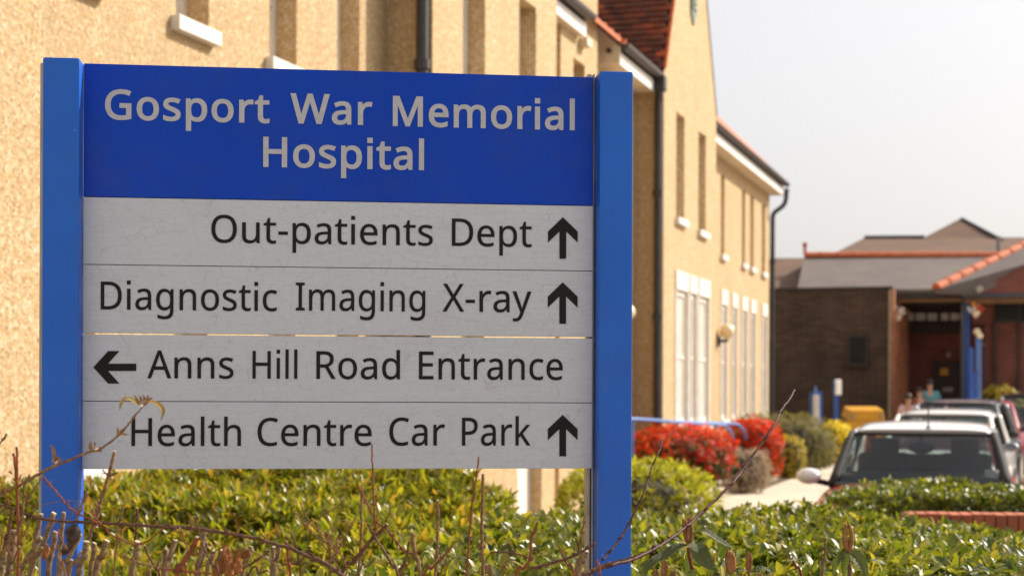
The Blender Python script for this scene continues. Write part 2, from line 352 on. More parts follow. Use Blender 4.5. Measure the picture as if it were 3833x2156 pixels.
# ------------------------------------------------------------------ letter outlines (advance, closed outlines), 573 units = capital height
GLYPH = {
 '-': (258, [[[32,184],[32,246],[226,246],[226,184]]]),
 'A': (512, [[[437,0],[368,177],[141,177],[73,0],[0,0],[224,575],[289,575],[512,0]],[[282,415],[274,438],[269,455],[263,473],[255,500],[247,468],[242,452],[238,438],[230,415],[165,241],[346,241]]]),
 'C': (507, [[[323,517],[280,513],[241,502],[206,482],[178,456],[155,423],[139,383],[129,337],[125,286],[128,241],[135,200],[147,164],[175,117],[213,83],[262,62],[322,55],[359,57],[394,62],[427,69],[460,78],[460,15],[427,5],[393,-2],[356,-7],[312,-8],[257,-4],[208,8],[166,28],[130,56],[101,90],[78,131],[62,178],[52,230],[49,287],[51,329],[57,369],[67,406],[89,456],[120,499],[159,534],[206,559],[261,575],[324,581],[367,578],[409,572],[448,561],[482,547],[453,486],[425,497],[394,508],[360,515]]]),
 'D': (585, [[[536,292],[533,231],[521,177],[501,131],[474,91],[439,58],[399,33],[351,15],[297,4],[237,0],[78,0],[78,573],[254,573],[309,569],[359,558],[404,540],[443,516],[476,484],[502,446],[521,401],[533,350]],[[460,289],[457,337],[449,379],[435,415],[404,457],[361,487],[308,505],[244,511],[150,511],[150,62],[228,62],[282,65],[329,76],[369,94],[402,119],[428,151],[446,190],[457,236]]]),
 'E': (446, [[[398,0],[78,0],[78,573],[398,573],[398,509],[150,509],[150,330],[383,330],[383,268],[150,268],[150,63],[398,63]]]),
 'G': (584, [[[326,302],[524,302],[524,22],[478,8],[431,-1],[380,-6],[323,-8],[267,-4],[217,8],[173,28],[136,55],[105,89],[81,130],[63,176],[52,229],[49,286],[53,343],[65,395],[84,442],[111,482],[145,517],[186,544],[233,564],[286,577],[346,581],[392,578],[437,572],[478,561],[516,547],[489,484],[457,497],[421,508],[382,515],[342,517],[298,514],[259,505],[225,489],[181,455],[150,409],[136,373],[127,332],[124,286],[127,243],[134,202],[146,166],[175,119],[216,84],[251,68],[292,58],[340,55],[375,56],[404,59],[429,63],[452,68],[452,238],[326,238]]]),
 'H': (594, [[[516,0],[443,0],[443,267],[150,267],[150,0],[78,0],[78,573],[150,573],[150,330],[443,330],[443,573],[516,573]]]),
 'I': (272, [[[239,0],[32,0],[32,42],[99,57],[99,515],[32,531],[32,573],[239,573],[239,531],[172,515],[172,57],[239,42]]]),
 'M': (727, [[[330,0],[142,502],[139,502],[140,484],[142,461],[144,407],[144,377],[144,347],[144,0],[78,0],[78,573],[184,573],[361,103],[364,103],[544,573],[650,573],[650,0],[578,0],[578,352],[578,380],[579,408],[580,435],[581,460],[584,501],[581,501],[390,0]]]),
 'O': (626, [[[577,287],[576,244],[570,204],[561,166],[540,116],[510,73],[473,38],[428,13],[375,-3],[314,-8],[251,-3],[196,13],[151,39],[114,73],[85,116],[65,167],[56,204],[51,245],[49,288],[52,344],[62,396],[78,442],[100,482],[130,517],[166,545],[208,565],[258,577],[314,581],[369,577],[417,565],[459,545],[495,517],[524,483],[547,442],[564,396],[574,344]],[[125,287],[127,241],[134,200],[145,163],[171,117],[207,83],[255,62],[314,55],[373,62],[420,83],[456,117],[481,163],[492,200],[499,241],[501,287],[496,354],[481,411],[456,457],[421,491],[373,511],[314,518],[255,511],[207,490],[171,457],[145,411],[134,374],[127,333]]]),
 'P': (485, [[[229,573],[297,568],[352,553],[393,528],[421,495],[439,454],[444,404],[441,370],[433,336],[417,306],[395,278],[364,255],[324,238],[275,227],[216,223],[150,223],[150,0],[78,0],[78,573]],[[223,511],[150,511],[150,285],[208,285],[258,288],[298,296],[330,311],[352,334],[365,363],[370,401],[361,449],[334,484],[289,504]]]),
 'R': (499, [[[236,573],[301,568],[353,555],[393,532],[422,500],[439,460],[444,410],[440,368],[427,334],[408,306],[385,285],[358,269],[330,257],[487,0],[403,0],[264,237],[150,237],[150,0],[78,0],[78,573]],[[232,510],[150,510],[150,298],[236,298],[296,304],[338,325],[362,359],[370,407],[366,440],[355,467],[336,486],[310,500],[275,507]]]),
 'W': (746, [[[735,573],[583,0],[510,0],[399,375],[389,410],[380,443],[373,471],[371,481],[370,488],[367,471],[364,458],[361,443],[352,409],[348,391],[342,373],[234,0],[161,0],[10,573],[85,573],[174,223],[179,205],[183,186],[190,151],[194,134],[196,118],[201,87],[206,119],[210,137],[213,154],[218,173],[222,191],[232,227],[333,573],[407,573],[512,225],[518,206],[523,187],[532,151],[535,133],[538,117],[544,87],[547,107],[550,129],[555,151],[560,175],[572,224],[660,573]]]),
 'X': (470, [[[467,0],[385,0],[233,249],[79,0],[3,0],[193,298],[15,573],[95,573],[236,348],[377,573],[453,573],[276,300]]]),
 'a': (450, [[[231,437],[279,433],[318,422],[347,403],[376,358],[385,293],[385,0],[334,0],[320,61],[317,61],[298,40],[279,22],[258,9],[234,-1],[206,-6],[172,-8],[136,-5],[103,6],[75,23],[55,48],[41,80],[37,119],[50,176],[87,219],[127,238],[179,251],[243,257],[316,259],[316,285],[310,330],[293,359],[265,375],[227,380],[194,378],[163,370],[133,359],[106,347],[84,400],[115,414],[151,426],[190,434]],[[252,208],[184,200],[141,182],[118,155],[110,119],[115,87],[132,66],[157,53],[188,49],[238,56],[279,79],[306,117],[315,172],[315,210]]]),
 'c': (385, [[[241,-8],[187,-2],[139,15],[99,45],[69,87],[55,123],[47,165],[44,213],[47,262],[56,305],[71,342],[102,385],[142,415],[191,432],[245,438],[278,436],[309,431],[336,424],[358,415],[337,356],[316,363],[292,370],[267,374],[244,376],[204,371],[172,358],[148,335],[131,303],[120,263],[117,213],[120,166],[131,126],[148,94],[172,71],[202,58],[240,53],[273,55],[302,60],[328,68],[351,78],[351,15],[328,5],[304,-2],[275,-7]]]),
 'd': (493, [[[221,-8],[171,-2],[128,17],[92,48],[65,91],[49,146],[44,214],[49,282],[66,338],[93,381],[128,413],[171,432],[221,438],[253,436],[280,429],[303,420],[323,407],[340,391],[354,374],[359,374],[356,405],[355,424],[354,438],[354,609],[425,609],[425,0],[368,0],[358,58],[354,58],[340,40],[323,24],[303,11],[279,1],[252,-6]],[[232,51],[290,60],[328,88],[348,135],[355,200],[355,213],[352,263],[343,304],[329,336],[291,369],[231,379],[181,368],[146,334],[130,300],[120,260],[117,213],[120,165],[130,125],[146,93],[181,61]]]),
 'e': (452, [[[234,438],[286,432],[329,414],[364,385],[390,346],[406,299],[411,244],[411,201],[117,201],[127,137],[154,90],[197,62],[254,52],[293,54],[327,60],[359,69],[392,82],[392,20],[359,8],[327,-1],[292,-6],[251,-8],[194,-2],[143,17],[101,48],[70,91],[56,126],[47,167],[44,212],[47,257],[55,297],[68,333],[96,378],[134,411],[181,431]],[[233,380],[188,372],[154,348],[130,309],[119,257],[338,257],[335,292],[326,322],[312,346],[292,364],[266,376]]]),
 'g': (493, [[[221,438],[261,434],[297,422],[329,402],[355,373],[359,373],[369,430],[425,430],[425,-7],[420,-63],[404,-109],[378,-146],[341,-172],[293,-187],[233,-192],[188,-191],[147,-186],[110,-177],[78,-165],[78,-100],[111,-114],[149,-125],[191,-132],[237,-134],[286,-126],[324,-101],[347,-63],[355,-13],[355,4],[356,32],[357,47],[358,57],[354,57],[329,28],[299,8],[263,-4],[221,-8],[170,-2],[126,18],[91,51],[65,95],[49,149],[44,214],[49,278],[65,332],[91,377],[126,411],[169,431]],[[230,379],[197,374],[169,359],[147,336],[130,303],[120,262],[117,213],[120,165],[130,124],[146,92],[182,60],[232,50],[262,52],[288,58],[309,69],[326,85],[340,105],[349,131],[354,161],[356,197],[356,214],[353,267],[343,309],[326,340],[302,362],[270,374]]]),
 'h': (496, [[[139,431],[138,415],[138,399],[136,384],[135,370],[140,370],[155,391],[174,407],[196,420],[221,429],[247,435],[273,437],[321,433],[360,421],[391,400],[413,370],[426,330],[431,280],[431,0],[361,0],[361,275],[355,321],[338,353],[308,372],[265,379],[222,374],[189,360],[166,338],[150,308],[142,269],[139,222],[139,0],[68,0],[68,609],[139,609]]]),
 'i': (207, [[[139,430],[139,0],[68,0],[68,430]],[[65,601],[142,601],[142,525],[65,525]]]),
 'k': (428, [[[138,291],[138,276],[137,257],[135,221],[138,221],[152,240],[172,264],[181,276],[189,285],[326,430],[409,430],[235,246],[421,0],[336,0],[187,200],[138,158],[138,0],[68,0],[68,609],[138,609]]]),
 'l': (207, [[[139,0],[68,0],[68,609],[139,609]]]),
 'm': (750, [[[540,438],[603,429],[649,401],[669,371],[681,330],[685,280],[685,0],[615,0],[615,277],[610,321],[594,353],[567,372],[528,379],[474,369],[438,342],[418,298],[411,237],[411,0],[342,0],[342,277],[339,308],[332,333],[320,353],[303,367],[281,376],[253,379],[215,374],[185,360],[164,338],[150,308],[141,269],[139,223],[139,0],[68,0],[68,430],[125,430],[136,371],[140,371],[155,392],[173,409],[194,422],[217,431],[241,436],[266,438],[312,433],[349,420],[378,398],[398,366],[402,366],[427,398],[461,420],[499,433]]]),
 'n': (496, [[[275,438],[322,434],[361,421],[391,401],[413,371],[426,330],[431,280],[431,0],[361,0],[361,275],[355,321],[338,353],[308,372],[265,379],[204,368],[166,338],[146,289],[139,223],[139,0],[68,0],[68,430],[125,430],[136,371],[140,371],[156,392],[175,409],[198,422],[222,431],[248,436]]]),
 'o': (485, [[[442,216],[438,165],[428,121],[411,82],[388,51],[359,25],[324,7],[285,-4],[241,-8],[200,-4],[163,7],[129,25],[100,51],[77,82],[59,121],[48,165],[44,216],[47,261],[55,301],[68,336],[97,380],[137,412],[186,431],[244,438],[299,431],[347,412],[387,380],[417,336],[431,301],[439,261]],[[117,216],[120,169],[130,128],[147,95],[172,71],[203,56],[243,51],[282,56],[314,71],[339,95],[356,128],[366,169],[369,216],[365,263],[355,303],[338,335],[314,359],[282,374],[242,379],[185,368],[147,335],[130,303],[120,263]]]),
 'p': (493, [[[273,438],[322,432],[365,413],[401,383],[428,339],[444,284],[449,216],[447,170],[439,129],[427,93],[401,49],[365,17],[322,-2],[272,-8],[241,-6],[213,1],[190,11],[170,24],[153,38],[139,55],[134,55],[136,39],[137,20],[138,1],[139,-16],[139,-192],[68,-192],[68,430],[126,430],[136,371],[139,371],[153,389],[170,405],[189,419],[213,429],[240,436]],[[260,379],[221,374],[190,362],[167,342],[152,313],[142,275],[139,229],[139,216],[142,167],[150,126],[165,93],[188,70],[220,55],[261,51],[297,56],[326,72],[348,98],[364,131],[373,171],[376,217],[373,262],[363,302],[348,334],[311,367]]]),
 'r': (331, [[[269,438],[281,438],[295,437],[308,435],[319,433],[310,368],[299,370],[287,372],[275,373],[264,374],[240,371],[217,363],[195,351],[176,334],[161,313],[149,289],[141,261],[139,229],[139,0],[68,0],[68,430],[126,430],[134,351],[137,351],[152,374],[170,395],[191,413],[214,426],[240,435]]]),
 's': (384, [[[348,119],[343,80],[327,49],[302,24],[268,6],[226,-4],[176,-8],[135,-6],[99,-1],[68,8],[42,19],[42,83],[70,71],[104,60],[141,52],[178,49],[224,53],[256,66],[274,86],[280,112],[278,128],[271,141],[259,154],[239,167],[212,180],[174,196],[135,212],[103,228],[76,245],[57,266],[45,292],[41,324],[52,372],[85,408],[118,425],[157,435],[202,438],[240,436],[275,430],[308,421],[339,409],[315,353],[287,363],[258,372],[228,378],[197,380],[159,377],[131,366],[114,350],[108,328],[111,312],[119,298],[133,286],[154,274],[182,261],[219,246],[257,231],[289,215],[314,197],[333,176],[344,150]]]),
 't': (289, [[[212,50],[228,50],[245,53],[260,55],[272,59],[272,5],[258,0],[240,-4],[219,-7],[200,-8],[167,-5],[138,4],[112,20],[91,44],[78,79],[74,125],[74,375],[13,375],[13,409],[75,437],[103,528],[144,528],[144,430],[269,430],[269,375],[144,375],[144,127],[149,93],[163,69],[185,54]]]),
 'u': (496, [[[427,430],[427,0],[370,0],[359,57],[356,57],[340,36],[321,20],[298,8],[273,-1],[247,-6],[220,-8],[173,-4],[134,8],[103,29],[81,59],[68,99],[63,148],[63,430],[135,430],[135,153],[141,108],[158,76],[188,57],[230,51],[273,55],[306,69],[330,91],[345,121],[354,160],[357,206],[357,430]]]),
 'y': (409, [[[1,430],[76,430],[169,185],[184,144],[191,124],[196,105],[201,86],[205,68],[209,68],[215,91],[224,121],[234,153],[245,186],[333,430],[409,430],[224,-59],[207,-97],[188,-130],[165,-156],[138,-176],[106,-188],[67,-192],[49,-192],[34,-190],[20,-188],[9,-186],[9,-130],[30,-133],[43,-134],[56,-135],[79,-132],[99,-126],[116,-114],[130,-99],[142,-80],[152,-59],[174,-2]]]),
}
# ------------------------------------------------------------------ ground
def sheet(name, pts, z, mat):
    return tag(obj(name, ([(x, y, z) for x, y in pts], [tuple(range(len(pts)))]), mat), kind='structure')
sheet('ground', [(-400, -400), (400, -400), (400, 900), (-400, 900)], 0.0, M['tarmac'])
BED = [(-3.3, 9.6), (1.75, 9.6), (1.85, 16), (3.0, 24), (3.55, 27.4), (4.35, 27.9), (5.65, 32), (7.2, 39.6), (6.75, 41)]
sheet('path', [(1.6, 9.0)] + BED[2:8] + [(8.5, 42), (40, 52), (40, 8.6)], .004, M['concrete'])
sheet('planting_bed', [(-3.3, 9), (-2.6, 2.6), (5.5, 2.6), (6, 9.6)] + BED[1:], 0.012, M['soil'])
sheet('bounce_strip', [tuple((W0 + D * s + N * o)[:2]) for s, o in ((2, -.1), (2, 1.15), (36, 1.15), (36, -.1))], .018, M['concrete'])  # unseen pale strip added to bounce warm light onto the shaded walls
sheet('pavement', [(-30, -30), (30, -30), (30, 2.3), (-30, 2.3)], 0.016, M['concrete'])
tag(obj('kerb', box((0, 2.45, .06), (60, .15, .12), bevel=.012), M['kerb']), kind='structure')

# ------------------------------------------------------------------ the hospital sign
SA = P(311, 990, 3.558); SB = P(2219, 990, 3.692); SO = Vector((SA.x, SA.y, 0))
se = Vector((SB.x - SA.x, SB.y - SA.y, 0)); SW = se.length; se.normalize(); sw = Vector((se.y, -se.x, 0))
SR = Matrix((se, -sw, Vector((0, 0, 1)))).transposed()
def suv(px, py):
    a, b = ray(px, py); # SO + u se = t (a, 1)
    den = se.x - a * se.y; u = (a * SO.y - SO.x) / den; t = SO.y + u * se.y
    return u, EYE + b * t
def Sp(u, v, w=0.0): return SO + se * u + sw * w + Vector((0, 0, v))
sign = thing('direction_sign', 'large blue and silver hospital sign on two blue posts', 'sign', Sp(SW / 2, 0, 0))
def lettering(name, words, mat, parent, off, cap):
    out_v, out_f = [], []
    for txt, xl, yl, xr, yr in words:
        (u0, v0), (u1, v1) = suv(xl, yl), suv(xr, yr); vb = (v0 + v1) / 2
        capm = abs(suv(xl, yl - cap)[1] - v0 + suv(xr, yr - cap)[1] - v1) / 2
        ks = capm / (573 + 2 * off); pen = 0; chars = []
        for ch in txt:
            adv, gl = GLYPH[ch]; polys = []
            A = [sum(p[i][0] * p[(i + 1) % len(p)][1] - p[(i + 1) % len(p)][0] * p[i][1] for i in range(len(p))) for p in gl]
            sgn = 1 if max(A, key=abs) > 0 else -1
            for p in gl:
                q = []
                n = len(p)
                for i in range(n):
                    a, b, c = (np.array(p[j % n], float) for j in (i - 1, i, i + 1))
                    t1 = (b - a) / (np.linalg.norm(b - a) + 1e-9); t2 = (c - b) / (np.linalg.norm(c - b) + 1e-9)
                    n1 = np.array([t1[1], -t1[0]]); n2 = np.array([t2[1], -t2[0]])
                    m = n1 + n2; d_ = max(.5, 1 + n1 @ n2)
                    q.append(b + sgn * off * m / d_)
                polys.append([(x + pen, y + off) for x, y in q])
            pen += adv + 1.7 * off; chars.append(polys)
        xs = [x for g in chars for q in g for x, y in q]; x0, x1 = min(xs), max(xs)
        for polys in chars:
            pts = [Vector((x, y)) for q in polys for x, y in q]; ed = []; k = 0
            for q in polys: ed += [(k + i, k + (i + 1) % len(q)) for i in range(len(q))]; k += len(q)
            V, _, Fc, *_r = delaunay_2d_cdt(pts, ed, [], 1, 1e-4)
            base = len(out_v)
            for v in V: out_v.append(Sp(u0 + (v.x - x0) / (x1 - x0) * (u1 - u0), vb + v.y * ks, .0013))
            for f in Fc:
                cx = sum(V[i].x for i in f) / len(f); cy = sum(V[i].y for i in f) / len(f); wn = 0
                for q in polys:
                    for i in range(len(q)):
                        (ax, ay), (bx, by) = q[i], q[(i + 1) % len(q)]
                        if (ay > cy) != (by > cy) and cx < ax + (cy - ay) / (by - ay) * (bx - ax): wn += 1 if by > ay else -1
                if wn: out_f.append(tuple(base + i for i in f))
    return obj(name, (out_v, out_f), mat, parent)
def panel(name, top, bot, mat, gap_t, gap_b):
    """top/bot: ((xl, yl), (xr, yr)) in the photograph"""
    v1 = (suv(*top[0])[1] + suv(*top[1])[1]) / 2 - gap_t; v0 = (suv(*bot[0])[1] + suv(*bot[1])[1]) / 2 + gap_b
    return obj(name, box(Sp(SW / 2, (v0 + v1) / 2, -.006), (SW, .012, v1 - v0), SR, bevel=.0014), mat, sign)
e0 = ((313, 239), (2217, 289)); e1 = ((313, 741), (2217, 767)); e2 = ((313, 993), (2217, 1011.5))
e3 = ((313, 1250), (2217, 1262)); e4 = ((313, 1502), (2217, 1506.5)); e5 = ((313, 1755), (2217, 1753))
def joint(e, w_):
    v = (suv(*e[0])[1] + suv(*e[1])[1]) / 2; obj('joint_strip', box(Sp(SW / 2, v, -.0125), (SW - .004, .004, .016), SR), M['black'], sign)
for e_ in (e1, e2, e4): joint(e_, 0)
p1 = panel('name_panel', e0, e1, M['signblue'], 0, .0008); p1['label'] = 'blue name panel with silver lettering'
for wd_ in [('Gosport', 393, 451, 1009, 460), ('War', 1086.6, 464, 1394, 469), ('Memorial', 1470, 474, 2151, 488.5), ('Hospital', 985, 627, 1587, 637)]: lettering('lettering', [wd_], M['silver'], p1, 16.5, 112.5)
pn = [panel('direction_panel', a, b, M['sheet'], g0, g1) for a, b, g0, g1 in ((e1, e2, .0006, .0007), (e2, e3, .0007, .0016), (e3, e4, .0018, .0007), (e4, e5, .0007, 0))]
for p, l in zip(pn, ('silver panel reading Out-patients Dept', 'silver panel reading Diagnostic Imaging X-ray', 'silver panel with left arrow reading Anns Hill Road Entrance', 'silver panel reading Health Centre Car Park')): p['label'] = l
for wd_ in [('Out-patients', 791, 909.5, 1620, 919.5), ('Dept', 1691, 921.5, 1990, 925)]: lettering('lettering', [wd_], M['letter'], pn[0], 4, 102.5)
for wd_ in [('Diagnostic', 377, 1160, 1037, 1163.5), ('Imaging', 1107, 1163.6, 1592, 1165.5), ('X-ray', 1656, 1167.5, 1989, 1168.5)]: lettering('lettering', [wd_], M['letter'], pn[1], 4, 104)
for wd_ in [('Anns', 551.5, 1416, 874, 1416.5), ('Hill', 945, 1417, 1113, 1417.5), ('Road', 1184, 1418, 1497, 1419.5), ('Entrance', 1568, 1420, 2106, 1421.5)]: lettering('lettering', [wd_], M['letter'], pn[2], 4, 103.5)
for wd_ in [('Health', 492, 1668.5, 902, 1668.5), ('Centre', 964, 1668.5, 1391, 1667.5), ('Car', 1457, 1667, 1665, 1667), ('Park', 1729, 1667, 1986, 1667)]: lettering('lettering', [wd_], M['letter'], pn[3], 4, 104)
def arrow(tip, size, parent, left=False):
    q = [(0, 0), (.358, .345), (.358, .608), (.08, .34), (.08, 1), (-.08, 1), (-.08, .34), (-.358, .608), (-.358, .345)]
    pts = []
    for x, y in q:
        px, py = (tip[0] + y * size, tip[1] - x * size * 1.06) if left else (tip[0] + x * size, tip[1] + y * size)
        u, v = suv(px, py); pts.append(Sp(u, v, .0010))
    obj('arrow', prism(pts, sw * .0008), M['letter'], parent)
arrow((2106.5, 814), 155, pn[0]); arrow((2106, 1057), 155, pn[1]); arrow((350, 1374.5), 160, pn[2], True); arrow((2106, 1552), 155, pn[3])
# bright back rail behind the joints, posts
def post(u0, u1, top, side):
    t = box(Sp((u0 + u1) / 2, top / 2 - .2, .005), (u1 - u0, .09, top + .4), SR, bevel=.006)
    po = obj('post', t, M['postblue'], sign)
    return po
uL1 = suv(312, 700)[0] - .0015; wL = .0795; topL = P(245, 221, 3.52).z
uR0 = suv(2221, 700)[0] + .0055; topR = P(2300, 271, 3.66).z
pl_ = post(uL1 - wL, uL1, topL, -1); pr_ = post(uR0, uR0 + .0775, topR, 1)
# aluminium carriers behind the blue caps
obj('carrier', box(Sp(uL1 - wL / 2 - .0075, topL / 2 - .2035, .010), (wL + .003, .03, topL + .39), SR, bevel=.002), M['alu'], pl_)
for du, wd in ((-.0125, .0085), (-.0025, .005)):
    obj('carrier', box(Sp(uR0 + du - .0005, topR / 2 - .2 + .004, -.027), (wd, .03, topR + .4), SR, bevel=.0008), M['alu'], pr_)
obj('carrier', box(Sp(uR0 - .0085, topR / 2 - .21, -.030), (.008, .02, topR + .38), SR), M['black'], pr_)

# ------------------------------------------------------------------ the hospital building
hosp = thing('hospital_building', 'long cream roughcast hospital building with tall narrow windows and steep clay-tiled gables', 'hospital', Wp(20, 0, -3))
def wall(s0, s1, h0, h1, o, openings, thick=.32, name='wall', top=None):
    """openings (s0, s1, h0, h1); a wall of blocks round them"""
    ss = sorted({s0, s1, *[x for q in openings for x in q[:2]]}); hh = sorted({h0, h1, *[x for q in openings for x in q[2:4]]})
    ss = [x for x in ss if s0 <= x <= s1]; hh = [x for x in hh if h0 <= x <= h1]
    bm = bmesh.new()
    for i in range(len(ss) - 1):
        for j in range(len(hh) - 1):
            a, b = (ss[i] + ss[i + 1]) / 2, (hh[j] + hh[j + 1]) / 2
            if any(q[0] < a < q[1] and q[2] < b < q[3] for q in openings): continue
            bm_wbox(bm, ss[i], ss[i + 1], o - thick, o, hh[j], hh[j + 1])
    bmesh.ops.remove_doubles(bm, verts=bm.verts, dist=1e-4)
    return obj(name, bm, M['wall'], hosp)
def window(s0, s1, h0, h1, o, sill=True, rec=.2, bars=1, surround=False, pane='pane', fw=.05):
    bm = bmesh.new(); a, b = o - rec - .05, o - rec + .01
    bm_wbox(bm, s0, s0 + fw, a, b, h0, h1); bm_wbox(bm, s1 - fw, s1, a, b, h0, h1)
    bm_wbox(bm, s0 + fw, s1 - fw, a, b, h0, h0 + fw); bm_wbox(bm, s0 + fw, s1 - fw, a, b, h1 - fw, h1)
    for k in range(bars):
        y = h0 + (h1 - h0) * (k + 1) / (bars + 1); bm_wbox(bm, s0 + fw, s1 - fw, a + .01, b - .005, y - .02, y + .02)
    w = obj('window', bm, M['white'], hosp)
    obj('pane', wbox(s0 + fw, s1 - fw, a + .02, a + .032, h0 + fw, h1 - fw), M[pane], w)
    if sill: obj('sill', wbox(s0 - .07, s1 + .07, o - rec + .012, o + .075, h0 - .11, h0 - .004, bevel=.008), M['white'], w)
    if surround:
        hd = .30
        obj('lintel', wbox(s0 - .05, s1 + .05, o - rec + .012, o + .03, h1 + .003, h1 + hd, bevel=.006), M['white'], w)
        obj('surround', join_bm([wbox(s0 - .06, s0 - .003, o - rec + .03, o + .02, h0, h1), wbox(s1 + .003, s1 + .07, o - .06, o + .02, h0, h1)]), M['white'], w)
    return w
def join_bm(bms):
    out = bmesh.new()
    for b in bms:
        me = bpy.data.meshes.new('t'); b.to_mesh(me); b.free(); out.from_mesh(me); bpy.data.meshes.remove(me)
    return out
OB = .457; OG = .44
UH0, UH1 = 4.36, 6.0            # upper windows: sill and head height
GH0, GH1 = 1.18, 3.45
# --- near wall, from beyond the left edge to the recess by bay two
sBay0 = s_at(1619, OB, 100); sBay1 = s_at(2083, OB, 100)
wins = []
sw_ = [(s_at(657, 0, 100), s_at(782, 0, 50)), (s_at(1008, 0, 200), s_at(1110, 0, 200)), (s_at(1262, 0, 100), s_at(1346, 0, 100))]
dW = sw_[1][0] - sw_[0][0]
sw_ = [(sw_[0][0] - dW * 1.02, sw_[0][1] - dW * 1.02)] + sw_
sillA = h_at(725, 92, 0)
ops = []
for a, b in sw_:
    ops.append((a, b, sillA, 6.0)); ops.append((a, b, 1.17, 3.3))
wall(2.5, sBay0 + .25, 0, 6.55, 0, ops)
for q in ops: window(*q, 0, bars=2, pane='pane' if q[2] > 2 else 'pane')
# --- bay two, a gable
ops = [(s_at(1733, OB, 100), s_at(1816, OB, 100), UH0, 6.0), (s_at(1943, OB, 100), s_at(2007, OB, 100), UH0, h_at(1975, 8, OB)),
       (s_at(1938, OB, 1800), s_at(2028, OB, 1800), .1, 2.25), (s_at(1733, OB, 100), s_at(1816, OB, 100), 1.17, 3.3)]
wall(sBay0, sBay1, 0, 6.6, OB, ops, thick=OB + .3)
for q in ops[:2] + ops[3:]: window(*q, OB, bars=2)
dr = obj('door', wbox(ops[2][0], ops[2][1], OB - .2, OB - .14, .1, 2.25), M['white'], hosp)
obj('handle', box(Wp(ops[2][0] + .1, 1.05, OB - .11), (.12, .05, .03), WR), M['grey'], dr)
def gable(s0, s1, h, o, apex, depth, tiles_s0=True):
    mid = (s0 + s1) / 2
    obj('gable_wall', prism([Wp(s0, h, o), Wp(s1, h, o), Wp(mid, apex, o)], N * -.32), M['wall'], hosp)
    # roof slabs, slightly above the wall slope; near slope gets tile courses
    for sa, sg in ((s0, 1), (s1, -1)):
        e = Vector((0, 0, .05)); a = Wp(sa - sg * .02, h - .02, o + .015); b = Wp(mid, apex + .04, o + .015)
        rf = obj('roof', prism([a, b, b - N * depth, a - N * depth], e), M['tile'], hosp)
        if sg == 1 and tiles_s0:
            L = (b - a).length; ups = (b - a) / L; nrm = ups.cross(-N); nrm = nrm if nrm.z > 0 else -nrm
            vs, fs, tint = [], [], []
            rows = int(L / .115); nt_ = int(depth / .172)
            for r in range(rows):
                for c in range(nt_):
                    t0 = (c + (.5 if r % 2 else 0)) * .172 - .01; t1 = t0 + .167
                    lift = random.uniform(0, .010); d0 = r * .115 + random.uniform(-.006, .006)
                    base = len(vs); z0 = .052 + lift; z1 = .047
                    for (t, d_, z) in ((t0, d0, z0 + .026), (t1, d0, z0 + .026 + random.uniform(-.004, .004)), (t1, d0 + .15, z1), (t0, d0 + .15, z1), (t0, d0, .045), (t1, d0, .045)):
                        vs.append(a - N * t + ups * d_ + nrm * z)
                    fs += [(base, base + 1, base + 2, base + 3), (base + 4, base + 5, base + 1, base), (base, base + 3, base + 4), (base + 1, base + 5, base + 2)]
                    tint += [min(1, max(0, random.gauss(.42, .22)))] * 6
            me = bpy.data.meshes.new('roof_tiles'); me.from_pydata([tuple(v) for v in vs], [], fs)
            me.attributes.new('tint', 'FLOAT', 'POINT').data.foreach_set('value', tint)
            obj('roof_tiles', me, M['tile'], rf, kind='stuff')
            # verge tiles along the front edge
            k = int(L / .3)
            for i in range(k):
                c0 = a + ups * (i + .5) * L / k + nrm * .06 + N * .015
                RM = Matrix((ups, N, nrm)).transposed()
                obj('verge_tile', box(c0, (L / k - .02, .05, .03), RM, bevel=.006), M['terracotta'], rf)
gable(sBay0, sBay1, 6.6, OB, 6.6 + (sBay1 - sBay0) * .97, 3)
# --- gable three
sG0 = s_at(2483, OG, 900); sG1 = s_at(2679, OG, 900)
gu = [(s_at(2531, OG, 620), s_at(2562, OG, 620), h_at(2550, 822, OG), h_at(2548, 430, OG)), (s_at(2614, OG, 680), s_at(2642, OG, 680), h_at(2630, 868, OG), h_at(2628, 500, OG))]
gl_ = [(s_at(2529, OG, 1200), s_at(2571, OG, 1200), GH0, h_at(2550, 1088, OG)), (s_at(2582, OG, 1200), s_at(2604, OG, 1200), GH0, h_at(2593, 1100, OG)), (s_at(2615, OG, 1200), s_at(2651, OG, 1200), GH0, h_at(2633, 1112, OG))]
pad = lambda q: (q[0] - .02, q[1] + .02, q[2] - 0, q[3] + .3)
HG = h_at(2485, 262, OG)
wall(sG0, sG1, 0, HG, OG, gu + gl_, thick=OG + .35)
for q in gu: window(*q, OG, bars=2, rec=.16)
for q in gl_: window(*q, OG, bars=1, surround=True, rec=.035, fw=.085)
gable(sG0, sG1, HG, OG, HG + (sG1 - sG0) * .95, 4.2)
mid = (sG0 + sG1) / 2; lb = h_at(2590, 96, OG)
lv = obj('louvre_vent', wbox(mid - .2, mid + .2, OG + .002, OG + .03, lb + .22, lb + 1.6), M['louvre'], hosp)
obj('louvre_blades', join_bm([wbox(mid - .16, mid + .16, OG + .03, OG + .05, lb + .26 + k * .1, lb + .32 + k * .1) for k in range(11)]), M['louvre'], lv)
obj('louvre_point', prism([Wp(mid - .2, lb + .218, OG + .002), Wp(mid + .2, lb + .218, OG + .002), Wp(mid, lb, OG + .002)], N * .028), M['louvre'], lv)
